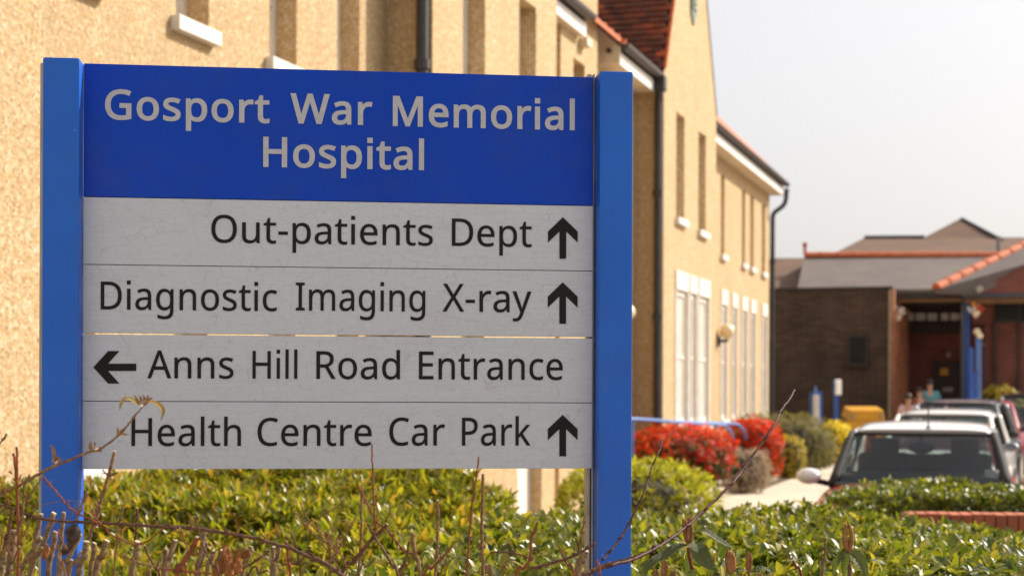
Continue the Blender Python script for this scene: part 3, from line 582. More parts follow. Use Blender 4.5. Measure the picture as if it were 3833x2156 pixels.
# --- wall between the gables, with a pier rising through the eaves
sE = s_at(2880, 0, 1000)
midops = [(s_at(2150, .2, 300) + .0, s_at(2189, .2, 300), UH0, h_at(2168, 240, .2))]
OP = .2; sp0 = s_at(2099, OP, 150); sp1 = s_at(2236, OP, 200)
wall(sBay1 - .02, sG0 + .02, 0, 6.5, 0, [], name='wall')
wall(sp0, sp1, 0, 9.6, OP, [(s_at(2146, OP, 260), s_at(2189, OP, 260), UH0, h_at(2168, 232, OP))], thick=.6, name='pier')
window(s_at(2146, OP, 260), s_at(2189, OP, 260), UH0, h_at(2168, 232, OP), OP, bars=2)
obj('vent_box', wbox(s_at(2166, OP, 165), s_at(2184, OP, 165), OP + .002, OP + .12, h_at(2175, 178, OP), h_at(2175, 148, OP), bevel=.01), M['cream'], hosp)
# --- far wing
fu = [(s_at(a, 0, y), s_at(b, 0, y), h_at(b, sy, 0), 6.0) for a, b, y, sy in ((2698, 2712, 800, 958), (2777, 2789, 850, 990), (2808, 2821, 880, 1005), (2851, 2864, 900, 1024))]
fl = [(s_at(a, 0, 1300), s_at(b, 0, 1300), GH0 - .02, GH1 - .02) for a, b in ((2699, 2721), (2740, 2758), (2776, 2796), (2809, 2827), (2852, 2870))]
fl = [(a, b - .08, c, d_) for a, b, c, d_ in fl]
wall(sG1 - .02, sE, 0, 6.5, 0, fu + fl)
for q in fu: window(*q, 0, bars=2, rec=.16)
for q in fl: window(*q, 0, bars=1, surround=True, rec=.035, fw=.085)
obj('end_wall', wbox(sE - .32, sE - .003, -8, -.321, 0, 6.5), M['wall'], hosp)
# --- eaves: soffit box, white fascia, gutter
def eave(s0, s1, oh=.31, plate=False):
    h0 = 6.30
    e = obj('eave', wbox(s0, s1, 0.0, oh - .02, h0, h0 + .03), M['cream'], hosp)
    obj('fascia', wbox(s0 - .002, s1 + .002, oh - .02, oh + .005, h0 - .01, h0 + .16), M['white'], e)
    g = []
    n = 10
    for k in range(n + 1):
        a = math.pi * k / n; g.append((oh + .075 + .07 * math.cos(a), h0 + .27 - .085 * math.sin(a)))
    bm = bmesh.new(); ra = [bm.verts.new(Wp(s0 - .02, h, o)) for o, h in g]; rb = [bm.verts.new(Wp(s1 + .03, h, o)) for o, h in g]
    for i in range(n): bm.faces.new((ra[i], ra[i + 1], rb[i + 1], rb[i]))
    bm.faces.new(ra); bm.faces.new(rb)
    obj('gutter', bm, M['gutter'], e)
    obj('gutter_board', wbox(s0, s1, oh - .03, oh - .002, h0 + .161, h0 + .36), M['gutter'], e)
    if plate:
        pl = obj('end_plate', prism([Wp(s0 - .001, h0 - .0, 0.002), Wp(s0 - .001, h0, oh + .02), Wp(s0 - .001, h0 + .22, oh + .02), Wp(s0 - .001, h0 + .52, .002)], D * -.03), M['cream'], e)
        obj('vent_pipe', tube_data([Wp(s0 - .03, h0 + .17, .18), Wp(s0 - .12, h0 + .17, .18)], .032, 10), M['black'], e)
    return e
def zs(px, py, o): return s_at(px, o, py)
eave(sBay1 - .15, zs(2192, 144, .31)); eave(zs(2318, 230, .31), sG0 - .03, plate=True); eave(sG1 + .01, s_at(2933, .31, 737))
# --- main roofs (behind the eaves)
def mainroof(s0, s1, hip1=False):
    z = 6.58; pit = 1.02 if hip1 else .86; dp = 4.2
    a, b = Wp(s0, z, .34), Wp(s1, z, .34); c = Wp(s1 - (6.5 if hip1 else 0), z + dp * pit, .34 - dp); d_ = Wp(s0, z + dp * pit, .34 - dp)
    r = obj('roof', prism([a, b, c, d_], (0, 0, .07)), M['terracotta'], hosp)
    a2, b2 = Wp(s0, z, -8.1), Wp(s1, z, -8.1)
    obj('roof', prism([d_, c, b2, a2], (0, 0, .07)), M['terracotta'], hosp)
    if hip1: obj('roof', prism([b, b2, c], (0, 0, .07)), M['terracotta'], hosp)
mainroof(sG1 + .02, s_at(2933, .31, 737) - .02, True); mainroof(sBay1 + .02, sG0 - .02); mainroof(2.5, sBay0 - .05)
vt = Wp(zs(2318, 230, .31), 0, 0)
for i in range(4):   # verge tiles over the end plate
    s0 = zs(2318, 230, .31); t = i / 4
    a = Wp(s0, 6.58 - .02 + .02, .36) + (-N + Vector((0, 0, .86))) * (.1 * i)
    obj('verge_tile', box(a + Vector((0, 0, .03)), (.06, .10, .035), WR, bevel=.006), M['terracotta'], hosp)
# --- downpipes
def downpipe(s, o, h1, r=.055, bend=None):
    pts = [Wp(s, .1, o), Wp(s, h1, o)]
    d_ = obj('downpipe', tube_data(pts, r, 12), M['black'], hosp, smooth=False)
    for h in np.arange(.9, h1, 1.9): obj('collar', tube_data([Wp(s, h, o), Wp(s, h + .09, o)], r * 1.35, 12), M['black'], d_)
    if bend: obj('swan_neck', tube_data(catmull(bend, 5), r, 10), M['black'], d_)
sP = s_at(1576, OB, 100); downpipe(sBay0 - .075, OB - .075, 8.2, .058)
downpipe(sG0 - .08, OG - .07, 6.1, .06, [Wp(sG0 - .08, 6.1, OG - .07), Wp(sG0 - .09, 6.25, OG - .05), Wp(sG0 - .1, 6.5, .39)])
obj('hopper', box(Wp(sG0 - .07, 6.42, OG - .05), (.2, .2, .24), WR, bevel=.03), M['black'], hosp)
downpipe(sE + .07, .06, 5.75, .055, [Wp(sE + .07, 5.75, .06), Wp(sE + .08, 5.9, .1), Wp(sE + .1, 6.1, .33), Wp(sE + .1, 6.45, .385)])
# --- globe lamps on the wall
def wall_lamp(s, o, c, r, label):
    t = thing('wall_lamp', label, 'lamp', Wp(s, c.z, o), 'globe lamps on the hospital wall')
    obj('globe', ball_data(c, r, 20, 12), M['globe'], t, smooth=True)
    obj('bracket', tube_data([Wp(s, c.z - r * 1.3, o), Vector((c.x, c.y, c.z - r * 1.3)), Vector((c.x, c.y, c.z - r * .9))], .03, 8), M['black'], t)
    obj('back_plate', box(Wp(s, c.z - r * 1.3, o + .015), (.12, .03, .2), WR), M['black'], t)
sl = s_at(2688, 0, 1277); c = Wp(sl, 0, .36); a_, b_ = ray(2722, 1240); q0 = Wp(sl, 0, 0); oo = (a_ * q0.y - q0.x) / (N.x - a_ * N.y); c = q0 + N * oo
wall_lamp(sl, 0, Vector((c.x, c.y, EYE + b_ * c.y)), .145, 'cream globe lamp on black bracket beside the far ground-floor windows')
c = P(2349, 1168, 23.4); sl = (c - W0).dot(D); wall_lamp(sl, 0, c, .115, 'globe lamp peeping out from behind the right blue sign post')
# ------------------------------------------------------------------ brick buildings at the far end (square to the hospital wall)
def E(px, py, s):
    a, b = ray(px, py); t = (s + W0.dot(D)) / (a * D.x + D.y)
    return Vector((a * t, t, EYE + b * t))
def G0(px, s):
    p = E(px, 1650, s); p.z = 0; return p
def ebox(name, x0, y0, x1, y1, s, th, mat, parent, bevel=0.0, **k):
    """upright block whose front face covers that rectangle, y1 None = down to the ground"""
    a = E((x0 + x1) / 2, y0, s); l = E(x0, y0, s); r = E(x1, y0, s); zb = 0.0 if y1 is None else E((x0 + x1) / 2, y1, s).z
    w = (r - l).length; c = (l + r) / 2 + D * (th / 2); c.z = (a.z + zb) / 2
    R = Matrix((N, D, Vector((0, 0, 1)))).transposed()
    return obj(name, box(c, (w, th, a.z - zb), R, bevel=bevel), mat, parent, **k)
def eroof(name, pts, mat, parent, th=.12):
    q = [E(*p) for p in pts]
    return obj(name, prism(q, (0, 0, -th)), mat, parent)
M['frosted'] = pm('frosted_pane', (.88, .84, .82), (.84, .80, .78), 3, .3)
M['sunlitbrick'] = brickmat('sun_tinted_orange_brick', (.60, .21, .09), (.34, .10, .045), (.40, .26, .16))  # orange raised in the colour, standing in for sunlight the roof blocks
outb = thing('brick_outbuilding', 'windowless-looking dark brown brick block with one small dark window beside the hospital corner', 'building', Wp(49, 0, 0))
sO = 48.4
oR = 2.06
fr = obj('wall', wbox(sO, sO + 4.4, -3.4, oR - .10, 0, E(3200, 1083, sO).z), M['darkbrick'], outb)
zt = E(3200, 1083, sO).z
obj('coping', wbox(sO - .04, sO + 4.4, -3.42, oR, zt + .002, zt + .07), M['darktimber'], outb)
obj('side_wall', wbox(sO + .12, sO + 4.4, oR - .099, oR - .04, 0, zt - .002), M['sunlitbrick'], outb)
for k in range(6): obj('brick_pier', wbox(sO + .05 + k * .82, sO + .40 + k * .82, oR - .039, oR + .05 + .015 * k, 0, zt - .5 if k else zt - .003), M['sunlitbrick'], outb)
wn_ = ebox('window', 3174, 1254, 3247, 1368, sO - .05, .045, M['darktimber'], outb)
ebox('pane', 3181, 1262, 3240, 1360, sO - .06, .009, M['darkpane'], wn_)
ebox('sill', 3168, 1369, 3253, 1375, sO - .1, .095, M['darkbrick'], wn_)
ebox('sunlit_edge_strip', 3326, 1085, 3336, None, sO - .1, .09, pm('buff_edge_strip', (.34, .24, .15)), outb)  # pale strip added to imitate the sunlit edge of the side wall
# entrance block
ent = thing('entrance_building', 'low red brick entrance block with slate roof, terracotta ridge and blue-columned canopy', 'building', Wp(53, 0, 6))
sM = 53.2
ebox('wall', 3322, 1060, 4000, None, sM, .4, M['redbrick'], ent)
ebox('recess_shade_panel', 3332, 1128, 3626, 1168, sM - .06, .055, M['darktimber'], ent)  # dark sheet standing in for the shade of the recess
cw = ebox('clerestory_window', 3345, 1168, 3612, 1206, sM - .06, .055, M['darktimber'], ent)
for a, b in ((3388, 3420), (3427, 3464), (3472, 3508), (3522, 3550), (3558, 3587), (3592, 3606)):
    ebox('pane', a, 1173, b, 1200, sM - .075, .012, M['frosted'], cw)
ebox('low_beam', 3335, 1207, 3626, 1246, sM - .3, .2, M['darktimber'], ent)
dr = ebox('door', 3497, 1352, 3594, None, sM - .06, .055, M['darktimber'], ent)
ebox('notice', 3520, 1378, 3549, 1404, sM - .075, .012, M['yellowbin'], dr)
ebox('kick_panel', 3528, 1449, 3568, 1466, sM - .08, .018, M['grey'], dr)
for a, b in ((3497, 3502), (3590, 3596)): ebox('frame', a, 1348, b, None, sM - .09, .09, M['darktimber'], dr)
obj('bulkhead_lamp', ball_data(E(3547, 1326, sM - .1), .09, 12, 8), M['grey'], ent, smooth=True)
# right-hand wing, nearer
sR = 50.4
ebox('wing_wall', 3686, 1212, 4000, None, sR, .4, M['redbrick'], ent)
ebox('wing_wall', 3640, 1134, 4000, 1211, sR, .4, M['redbrick'], ent)
w2 = ebox('window', 3722, 1136, 4000, 1206, sR - .05, .045, M['darktimber'], ent)
for a, b in ((3727, 3812), (3820, 3990)): ebox('pane', a, 1141, b, 1200, sR - .06, .009, M['darkpane'], w2)
for a in (3721, 3812): ebox('downpipe', a, 1206, a + 9, None, sR - .12, .1, M['darktimber'], ent)
# canopy
ebox('gutter', 3338, 1094, 3602, 1116, 49.2, .14, M['darktimber'], ent)
ebox('beam', 3338, 1119, 3602, 1130, 49.3, .16, M['timber'], ent)
ebox('beam', 3338, 1131, 3602, 1142, 50.8, .16, M['darktimber'], ent)
ebox('gutter', 3600, 1097, 4000, 1111, 49.0, .14, M['slatebluemetal'], ent)
ebox('fascia', 3612, 1113, 4000, 1134, 49.2, .1, M['timber'], ent)
obj('soffit', prism([E(3338, 1119, 49.35), E(4000, 1113, 49.35), E(4000, 1130, sM), E(3338, 1130, sM)], (0, 0, .04)), M['darktimber'], ent)
obj('gable_wall', prism([E(3640, 1096, 49.0), E(4150, 1096, 49.0), E(4150, 820, 49.0)], D * .2), M['redbrick'], ent)
for a, b, y, s, mt in ((3597, 3612, 1112, 49.5, 'slatebluemetal'), (3612, 3629, 1134, 49.9, 'bluepaint')): ebox('column', a, y, b, None, s, .14, M[mt], ent, bevel=.02)
obj('brace', tube_data([E(3342, 1122, 49.4), E(3405, 1172, 50.2)], .05, 6), M['timber'], ent)
# roofs
eroof('slate_roof', [(2984, 1084, 49.2), (3520, 1082, 49.2), (3745, 957, 53), (3010, 962, 53)], M['slate'], ent)
eroof('slate_roof', [(3500, 1084, 49.1), (3664, 1090, 48.9), (3862, 982, 49.2), (3862, 905, 53)], M['slate'], ent)
eroof('slate_roof', [(2984, 1092, 49.2), (3010, 968, 53), (3745, 968, 53), (3745, 1090, 57.5), (2984, 1090, 57.5)], M['slate'], ent)
def ridge(p0, p1, n, par):
    L = (p1 - p0) / n; d_ = L.normalized(); side = d_.cross(Vector((0, 0, 1))).normalized(); up = side.cross(d_)
    for i in range(n):
        a = p0 + L * (i + .02); b = p0 + L * (i + .975); vs, fs = [], []
        for q, r in ((a, .165), (a + (b - a) * .86, .155), (a + (b - a) * .862, .178), (b, .178)):
            for k in range(7):
                t = math.pi * k / 6; vs.append(q + side * math.cos(t) * r + up * (math.sin(t) * r - .02))
        for j in range(3):
            for k in range(6): fs.append((j * 7 + k, j * 7 + k + 1, j * 7 + k + 8, j * 7 + k + 7))
        fs += [tuple(range(7)), tuple(range(21, 28))]
        obj('ridge_tile', (vs, fs), M['ridge'], par)
ridge(E(3012, 960, 53), E(3738, 960, 53), 11, ent)
ridge(E(3504, 1078, 49.1), E(3870, 902, 53), 8, ent)
obj('vent_pipe', tube_data([E(3013, 956, 53), E(3013, 918, 53)], .05, 8), M['terracotta'], ent)
obj('vent_cap', tube_data([E(3013, 922, 53), E(3013, 909, 53)], .075, 8), M['terracotta'], ent)
obj('valley_flashing', tube_data([E(3655, 1090, 48.8), E(3676, 1076, 48.85)], .09, 6), M['alu'], ent)
# older building behind
old = thing('rear_building', 'brown mossy tiled hipped roof with a small gable rising behind the entrance block', 'building', Wp(60, 0, 8))
eroof('roof', [(2862, 1092, 50.6), (3030, 1092, 50.6), (3036, 966, 55), (2862, 966, 55)], M['oldroof'], old)
eroof('roof', [(3060, 980, 55.5), (4000, 975, 55.5), (4000, 888, 60), (3236, 890, 60)], M['oldroof'], old)
obj('wall', wbox(56.5, 64, -1.5, 16, 0, 5.4), M['darkbrick'], old)
obj('gablet', prism([E(3432, 903, 59.55), E(3760, 903, 59.55), E(3597, 817, 62)], D * 5), M['oldroof'], old)
obj('barge_board', prism([E(3597, 817, 61.9), E(3756, 900, 59.4), E(3756, 895, 59.4), E(3599, 812, 61.9)], D * .2), M['slatebluemetal'], old)
obj('ridge_strip', tube_data([E(3236, 889, 59.9), E(3460, 888, 59.9)], .07, 6), M['slatebluemetal'], old)
obj('soil_pipe', tube_data([E(3737, 960, 56.5), E(3737, 884, 56.5)], .07, 8), M['grey'], old)
tag(obj('entrance_step', wbox(49.2, 53.1, 2.3, 9, 0, .25, bevel=.02), M['concrete']), kind='structure')
# hanging baskets under the canopy
def basket(px, py, s, r, cols, label):
    c = E(px, py, s); t = thing('hanging_basket', label, 'flower basket', c, 'hanging flower baskets under the canopy')
    vs, fs = [], []
    for j in range(5):
        z = -r * 1.5 * j / 4; q = r * (1 - .75 * (j / 4) ** 2)
        for k in range(10): vs.append(c + Vector((q * math.cos(k * .6283), q * math.sin(k * .6283), z)))
    for j in range(4):
        for k in range(10): fs.append((j * 10 + k, j * 10 + (k + 1) % 10, j * 10 + 10 + (k + 1) % 10, j * 10 + 10 + k))
    obj('bowl', (vs, fs), M['cream'], t)
    obj('chain', tube_data([c + Vector((0, 0, r)), Vector((c.x, c.y, E(px, 1122, s).z))], .012, 5), M['black'], t)
    for i, cl in enumerate(cols):
        parts = []
        for k in range(14):
            d_ = Vector((random.gauss(0, 1), random.gauss(0, 1), random.gauss(.3, .7))).normalized() * r * random.uniform(.6, 1.25)
            parts.append(ball_data(c + d_ + Vector((0, 0, r * .4)) + Vector(((i - (len(cols) - 1) / 2) * r * .7, 0, i % 2 * r * .5)), r * random.uniform(.16, .3), 6, 4))
        obj('flowers', join(*parts), cl, t)
whitefl = pm('white_petals', (.82, .78, .74)); redfl = pm('red_petals', (.75, .10, .03)); orfl = pm('orange_petals', (.75, .28, .02))
basket(3360, 1178, 48.9, .13, [orfl, whitefl, whitefl], 'hanging basket of white and orange flowers by the dark brick block')
basket(3652, 1165, 48.7, .12, [whitefl, orfl, redfl], 'hanging basket of white, orange and red flowers right of the blue canopy columns')
# lamp posts and bollard by the columns
def lamp_post(x0, x1, top, s, gr, gpx, gpy, label):
    c = G0((x0 + x1) / 2, s); t = thing('lamp_post', label, 'lamp post', c, 'blue lamp posts before the entrance')
    z = E(x0, top, s).z; r = (E(x1, top, s) - E(x0, top, s)).length / 2
    obj('post', tube_data([c, c + Vector((0, 0, z))], r, 10), M['railblue'], t, smooth=False)
    obj('collar', tube_data([c + Vector((0, 0, z)), c + Vector((0, 0, z + .06))], r * 1.3, 10), M['bluepaint'], t)
    g = c + Vector((0, 0, z + .06 + gr * .9)); obj('globe', ball_data(g, gr, 12, 8), M['globe'], t, smooth=True)
lamp_post(3650, 3660, 1262, 49.0, .105, 0, 0, 'taller blue post with cream globe just right of the columns')
lamp_post(3660, 3672, 1276, 46.5, .085, 0, 0, 'pale blue lamp post with small yellowish globe nearest the dark cars')
lamp_post(3680, 3688, 1304, 51.0, .06, 0, 0, 'short dim globe post against the red brick wing')
b_ = thing('bollard', 'bright blue thick bollard in front of the canopy columns', 'bollard', G0(3633, 47.5)); z = E(3633, 1307, 47.5).z
obj('post', tube_data([G0(3633, 47.5), G0(3633, 47.5) + Vector((0, 0, z))], .062, 12), M['bluepaint'], b_); obj('cap', ball_data(G0(3633, 47.5) + Vector((0, 0, z)), (.062, .062, .05), 12, 6), M['bluepaint'], b_)
b_ = thing('blue_post', 'low square blue post between the bollard and the pale lamp post', 'post', G0(3651, 46.9)); z = E(3651, 1392, 46.9).z
obj('post', box(G0(3651, 46.9) + Vector((0, 0, z / 2)), (.11, .11, z), bevel=.01), M['bluepaint'], b_); obj('cap', box(G0(3651, 46.9) + Vector((0, 0, z + .01)), (.13, .13, .02)), M['slatebluemetal'], b_)
# ------------------------------------------------------------------ signs and grit bin by the far path
y = 38.0; c = P(3053, 1650, y); c.z = 0
t = thing('sign_board', 'narrow white and blue sign seen edge-on beyond the yellow bush', 'sign', c)
zt = P(3053, 1470, y).z
for x0, x1, nm, mt, top, yy in ((3032, 3043, 'post', 'bluepaint', 1470, y + .1), (3062, 3076, 'post', 'bluepaint', 1466, y + .15), (3045, 3060, 'board', 'white', 1478, y - .03)):
    a, b = P(x0, top, yy), P(x1, top, yy); z0 = 0 if nm == 'post' else .3
    obj(nm, box(((a.x + b.x) / 2, yy, (a.z + z0) / 2), (b.x - a.x, .07 if nm == 'post' else .5, a.z - z0), bevel=.008), M[mt], t)
obj('finial', tube_data([P(3052, 1482, y), P(3052, 1444, y)], (.05, .02), 8), M['railblue'], t)
y = 40.0; c = P(3129, 1650, y); c.z = 0
t = thing('ticket_sign', 'white rounded plate on a blue post in front of the dark brick block', 'sign', c)
a = P(3129, 1478, y); obj('post', box((c.x, y, a.z / 2), (.105, .09, a.z), bevel=.012), M['bluepaint'], t)
a, b = P(3124, 1478, y - .08), P(3149, 1420, y - .08)
obj('plate', box(((a.x + b.x) / 2, y - .1, (a.z + b.z) / 2), (.20, .05, b.z - a.z), Matrix.Rotation(.6, 3, 'Z'), bevel=.02), M['white'], t)
obj('backing', box(((a.x + b.x) / 2 - .04, y - .05, (a.z + b.z) / 2), (.20, .04, b.z - a.z - .03), Matrix.Rotation(.6, 3, 'Z'), bevel=.01), M['bluepaint'], t)
y = 41.0; c = P(3243, 1650, y); c.z = 0
t = thing('grit_bin', 'yellow plastic grit bin with sloping lid against the dark brick block', 'bin', c)
def xz(px, py): return P(px, py, y)
sh = .1
obj('lid', prism([xz(3184, 1536), xz(3307, 1536), xz(3314, 1572), xz(3173, 1572)], (0, .8, sh)), M['yellowbin'], t)
bt = P(3196, 1650, y); bt2 = P(3296, 1650, y)
obj('bin_body', prism([xz(3174, 1574), xz(3313, 1574), Vector((bt2.x, y, .02)), Vector((bt.x, y, .02))], (0, .75, 0)), M['yellowbin'], t)
for px in (3190, 3297): obj('hinge', box(xz(px, 1558) - Vector((0, .02, 0)), (.06, .05, .13), Matrix.Rotation(.3, 3, 'Y'), bevel=.01), M['grey'], t)

# ------------------------------------------------------------------ cars
M['carwhite'] = pm('white_car_paint', (.82, .81, .79), (.80, .79, .77), 2, .2, coat=.8)
M['carred'] = pm('red_car_paint', (.42, .012, .016), (.40, .012, .016), 2, .22, coat=.8)
M['carpink'] = pm('faded_red_car_paint', (.46, .06, .07), (.42, .05, .06), 2, .25, coat=.6)
M['cargrey'] = pm('grey_car_paint', (.085, .10, .13), (.078, .09, .12), 2, .2, metal=.35, coat=.8)
M['carnavy'] = pm('navy_car_paint', (.02, .03, .06), (.022, .034, .066), 2, .2, metal=.2, coat=.8)
M['glass'] = glassmat('windscreen_glass', (.62, .70, .68))
M['rubber'] = pm('rubber', (.02, .02, .02), (.03, .03, .03), 20, .8)
M['interior'] = pm('dark_interior', (.045, .056, .062), (.06, .07, .075), 8, .8)
M['chrome'] = pm('chrome', (.75, .75, .75), (.7, .7, .7), 2, .12, metal=1)
M['lens'] = pm('clear_lens', (.6, .62, .63), (.55, .57, .6), 4, .1)
M['redlens'] = pm('red_lens', (.5, .01, .01), (.45, .01, .01), 4, .15)
def car(label, loc, yaw, L, hwf, hdr, base, paint, roofpaint, mirrorpaint, extras=True, group='parked cars', rl=1.9, tall=1.0):
    """local frame: origin on the ground under the windscreen base, -y to the front.  base=(half width, height), hdr=(half width, y, height)"""
    t = bpy.data.objects.new('parked_car', None); COL.objects.link(t); t.location = loc; t.rotation_euler = (0, 0, yaw); tag(t, label, 'car', group)
    bw, bh = base; hw_, hy, hh = hdr; fl, rr = L        # bonnet length, y of the tail
    # body: rounded sections along y
    secs = [(-fl, hwf * .70, .30, bh * .62), (-fl + .08, hwf * .88, .22, bh * .74), (-fl + .35, hwf * .98, .2, bh * .86), (-fl * .5, hwf, .2, bh * .95), (-.12, hwf, .2, bh * 1.0),
            (.25, hwf, .2, bh * 1.0), (rr * .5, hwf, .2, bh * 1.02), (rr - .3, hwf * .98, .2, bh * 1.02), (rr - .06, hwf * .92, .25, bh * .98), (rr, hwf * .8, .35, bh * .8)]
    n = 28; vs, fs = [], []
    for y, w, z0, z1 in secs:
        for k in range(n):
            a = 2 * math.pi * k / n; ca, sa = math.cos(a), math.sin(a); e = .38
            vs.append(Vector((w * math.copysign(abs(ca) ** e, ca), y, (z0 + z1) / 2 + (z1 - z0) / 2 * math.copysign(abs(sa) ** e, sa))))
    for i in range(len(secs) - 1):
        for k in range(n): fs.append((i * n + k, i * n + (k + 1) % n, (i + 1) * n + (k + 1) % n, (i + 1) * n + k))
    fs += [tuple(range(n)), tuple(range((len(secs) - 1) * n, len(secs) * n))[::-1]]
    obj('body', (vs, fs), M[paint], t, smooth=True, local=True)
    zb = bh * 1.0 - .03
    # glasshouse corner functions
    rw = hw_ * .93; ry = rr - .75 if rl is None else rl; tb = (bw * .93, rr - .12)
    bul = .13
    def ws(u, v):      # windscreen
        x = (2 * u - 1); w = bw + (hw_ - bw) * v; y = (hy) * v - bul * (1 - x * x) * (1 - .35 * v); z = zb + (hh - zb) * (v + .10 * v * (1 - v))
        return Vector((x * w, y, z))
    obj('windscreen', patch(ws, 14, 8), M['glass'], t, smooth=True, local=True)
    def rfn(u, v):
        x = 2 * u - 1; w = (hw_ + (rw - hw_) * v) * (1 + .04 * math.sin(math.pi * v)); y = hy + (ry - hy) * v - bul * .65 * (1 - x * x) * (1 - v) + .1 * (1 - x * x) * v
        return Vector((x * w, y, hh + .075 * tall * math.sin(math.pi * min(1, v * .85 + .06)) * 1.0 * (1 - .25 * x * x) + .022 * (1 - x ** 6) - (.035 if abs(x) > .97 else 0)))
    pv, pf = patch(rfn, 20, 14)
    skirt = patch(lambda u, v: rfn(u, 0) + Vector((0, .03 * v, -.045 * v)), 20, 1)
    obj('roof', join((pv, pf), skirt), M[roofpaint], t, smooth=True, local=True)
    def rw_(u, v):
        x = 2 * u - 1; a = rfn(u, 1); b = Vector((x * tb[0], tb[1] + .1 * (1 - x * x), zb)); return b + (a - b) * v
    obj('rear_window', patch(rw_, 10, 4), M['glass'], t, smooth=True, local=True)
    for sd_ in (-1, 1):
        pil = [ws(0 if sd_ < 0 else 1, k / 6) for k in range(7)]
        obj('pillar', tube_data([p + Vector((0, .01, 0)) for p in pil], (.05, .032), 8), M[roofpaint if tall > 1 else 'rubber'] if not tall > 1 else M[paint], t, smooth=True, local=True)
        cant = [rfn(0 if sd_ < 0 else 1, k / 8) - Vector((0, 0, .012)) for k in range(9)]
        obj('roof_rail', tube_data(cant, .028, 8), M[roofpaint], t, smooth=True, local=True)
        obj('pillar', tube_data([rw_(0 if sd_ < 0 else 1, k / 4) for k in range(5)], .05, 8), M[paint], t, smooth=True, local=True)
        ymid = (hy + ry) * .5 + .05; wm = bw + .01
        obj('pillar', tube_data([Vector((sd_ * wm, ymid, zb)), Vector((sd_ * (hw_ + .0), ymid + .02, hh + .02))], .035, 8), M['rubber'], t, local=True)
        def sw_(u, v, sd_=sd_):
            b = Vector((sd_ * (bw + (tb[0] - bw) * u), tb[1] * u, zb)); a = rfn(0 if sd_ < 0 else 1, u) - Vector((0, 0, .015)); return b + (a - b) * v
        obj('side_window', patch(sw_, 8, 3), M['glass'], t, smooth=True, local=True)
        m_ = obj('mirror', ball_data((sd_ * (hwf + .10), -.02 + .12, zb + .07), (.105, .075, .068), 16, 10), M[mirrorpaint], t, smooth=True, local=True)
        obj('mirror_arm', tube_data([Vector((sd_ * (bw + .01), .15, zb + .0)), Vector((sd_ * (hwf + .06), .12, zb + .035))], .024, 8), M['rubber'], m_, local=True)
        for wy in (-fl + .68, rr - .62):
            w_ = obj('wheel', tube_data([Vector((sd_ * (hwf - .17), wy, .31)), Vector((sd_ * (hwf + .015), wy, .31))], .31, 24), M['rubber'], t, local=True)
            obj('rim', tube_data([Vector((sd_ * (hwf + .0), wy, .31)), Vector((sd_ * (hwf + .022), wy, .31))], .2, 16), M['alu'], w_, local=True)
        obj('headlight', ball_data((sd_ * hwf * .68, -fl + .2, bh * .66), (.12, .12, .11), 16, 10), M['lens'], t, smooth=True, local=True)
        obj('tail_light', box((sd_ * hwf * .86, rr - .06, bh * .82), (.14, .12, .26), bevel=.03), M['redlens'], t, local=True)
        s_ = obj('seat', box((sd_ * .34, .95, zb + .06), (.46, .16, .38), Matrix.Rotation(-.2, 3, 'X'), bevel=.06), M['interior'], t, smooth=True, local=True)
        obj('headrest', box((sd_ * .34, 1.0, zb + .30), (.25, .10, .15), Matrix.Rotation(-.15, 3, 'X'), bevel=.045), M['interior'], s_, smooth=True, local=True)
    obj('cabin_floor', box((0, rr * .5, zb - .03 + .06), (bw * 1.86, rr - .5, .02)), M['interior'], t, local=True)
    obj('dashboard', box((0, .28, zb + .04), (bw * 1.86, .5, .12), bevel=.05), M['interior'], t, smooth=True, local=True)
    obj('rear_seat', box((0, 1.85, zb + .06), (bw * 1.6, .16, .3), bevel=.06), M['interior'], t, smooth=True, local=True)
    sw = obj('steering_wheel', tube_data([Vector((-.34 + .19 * math.cos(a), .58 + .05 * math.sin(a), zb + .08 + .17 * math.sin(a))) for a in np.linspace(0, 2 * math.pi, 25)], .016, 6), M['interior'], t, local=True)
    obj('rear_view_mirror', ball_data((0, hy - .12, hh - .115), (.112, .025, .05), 14, 8), M['interior'], t, smooth=True, local=True)
    obj('mirror_stalk', tube_data([Vector((0, hy - .10, hh - .08)), Vector((0, hy - .08, hh + .0))], .014, 6), M['interior'], t, local=True)
    obj('scuttle', tube_data([ws(u, 0) + Vector((0, -.03, .0)) for u in np.linspace(.02, .98, 13)], .03, 8), M['rubber'], t, local=True)
    for u0, u1 in ((.12, .48), (.5, .86)):
        obj('wiper', tube_data([ws(u0 + (u1 - u0) * k / 5, .03 + .055 * k / 5) + Vector((0, -.012, .004)) for k in range(6)], .009, 6), M['rubber'], t, local=True)
    obj('header_strip', tube_data([ws(u, .985) + Vector((0, -.004, 0)) for u in np.linspace(0, 1, 15)], .013, 6), M['rubber'], t, local=True)
    obj('grille', box((0, -fl + .03, bh * .5), (hwf * .9, .05, .16), bevel=.02), M['rubber'], t, local=True)
    obj('bumper', box((0, -fl + .02, .36), (hwf * 1.75, .16, .16), bevel=.05), M[paint], t, smooth=True, local=True)
    obj('bonnet_trim', tube_data([Vector((x, -fl + .05 + .16 * x * x, bh * .76)) for x in np.linspace(-hwf * .5, hwf * .5, 9)], .015, 6), M['chrome'], t, local=True)
    if extras:
        obj('aerial', tube_data([Vector((.05, hy + .0, hh + .03)), Vector((.05, hy + .03, hh + .24))], .006, 6), M['rubber'], t, local=True)
        obj('aerial_base', ball_data((.05, hy + .02, hh + .035), (.025, .035, .03), 10, 6), M['rubber'], t, local=True)
    return t, ws
def at(px, y): a, b = ray(px, 1700); return Vector((a * y, y, 0))
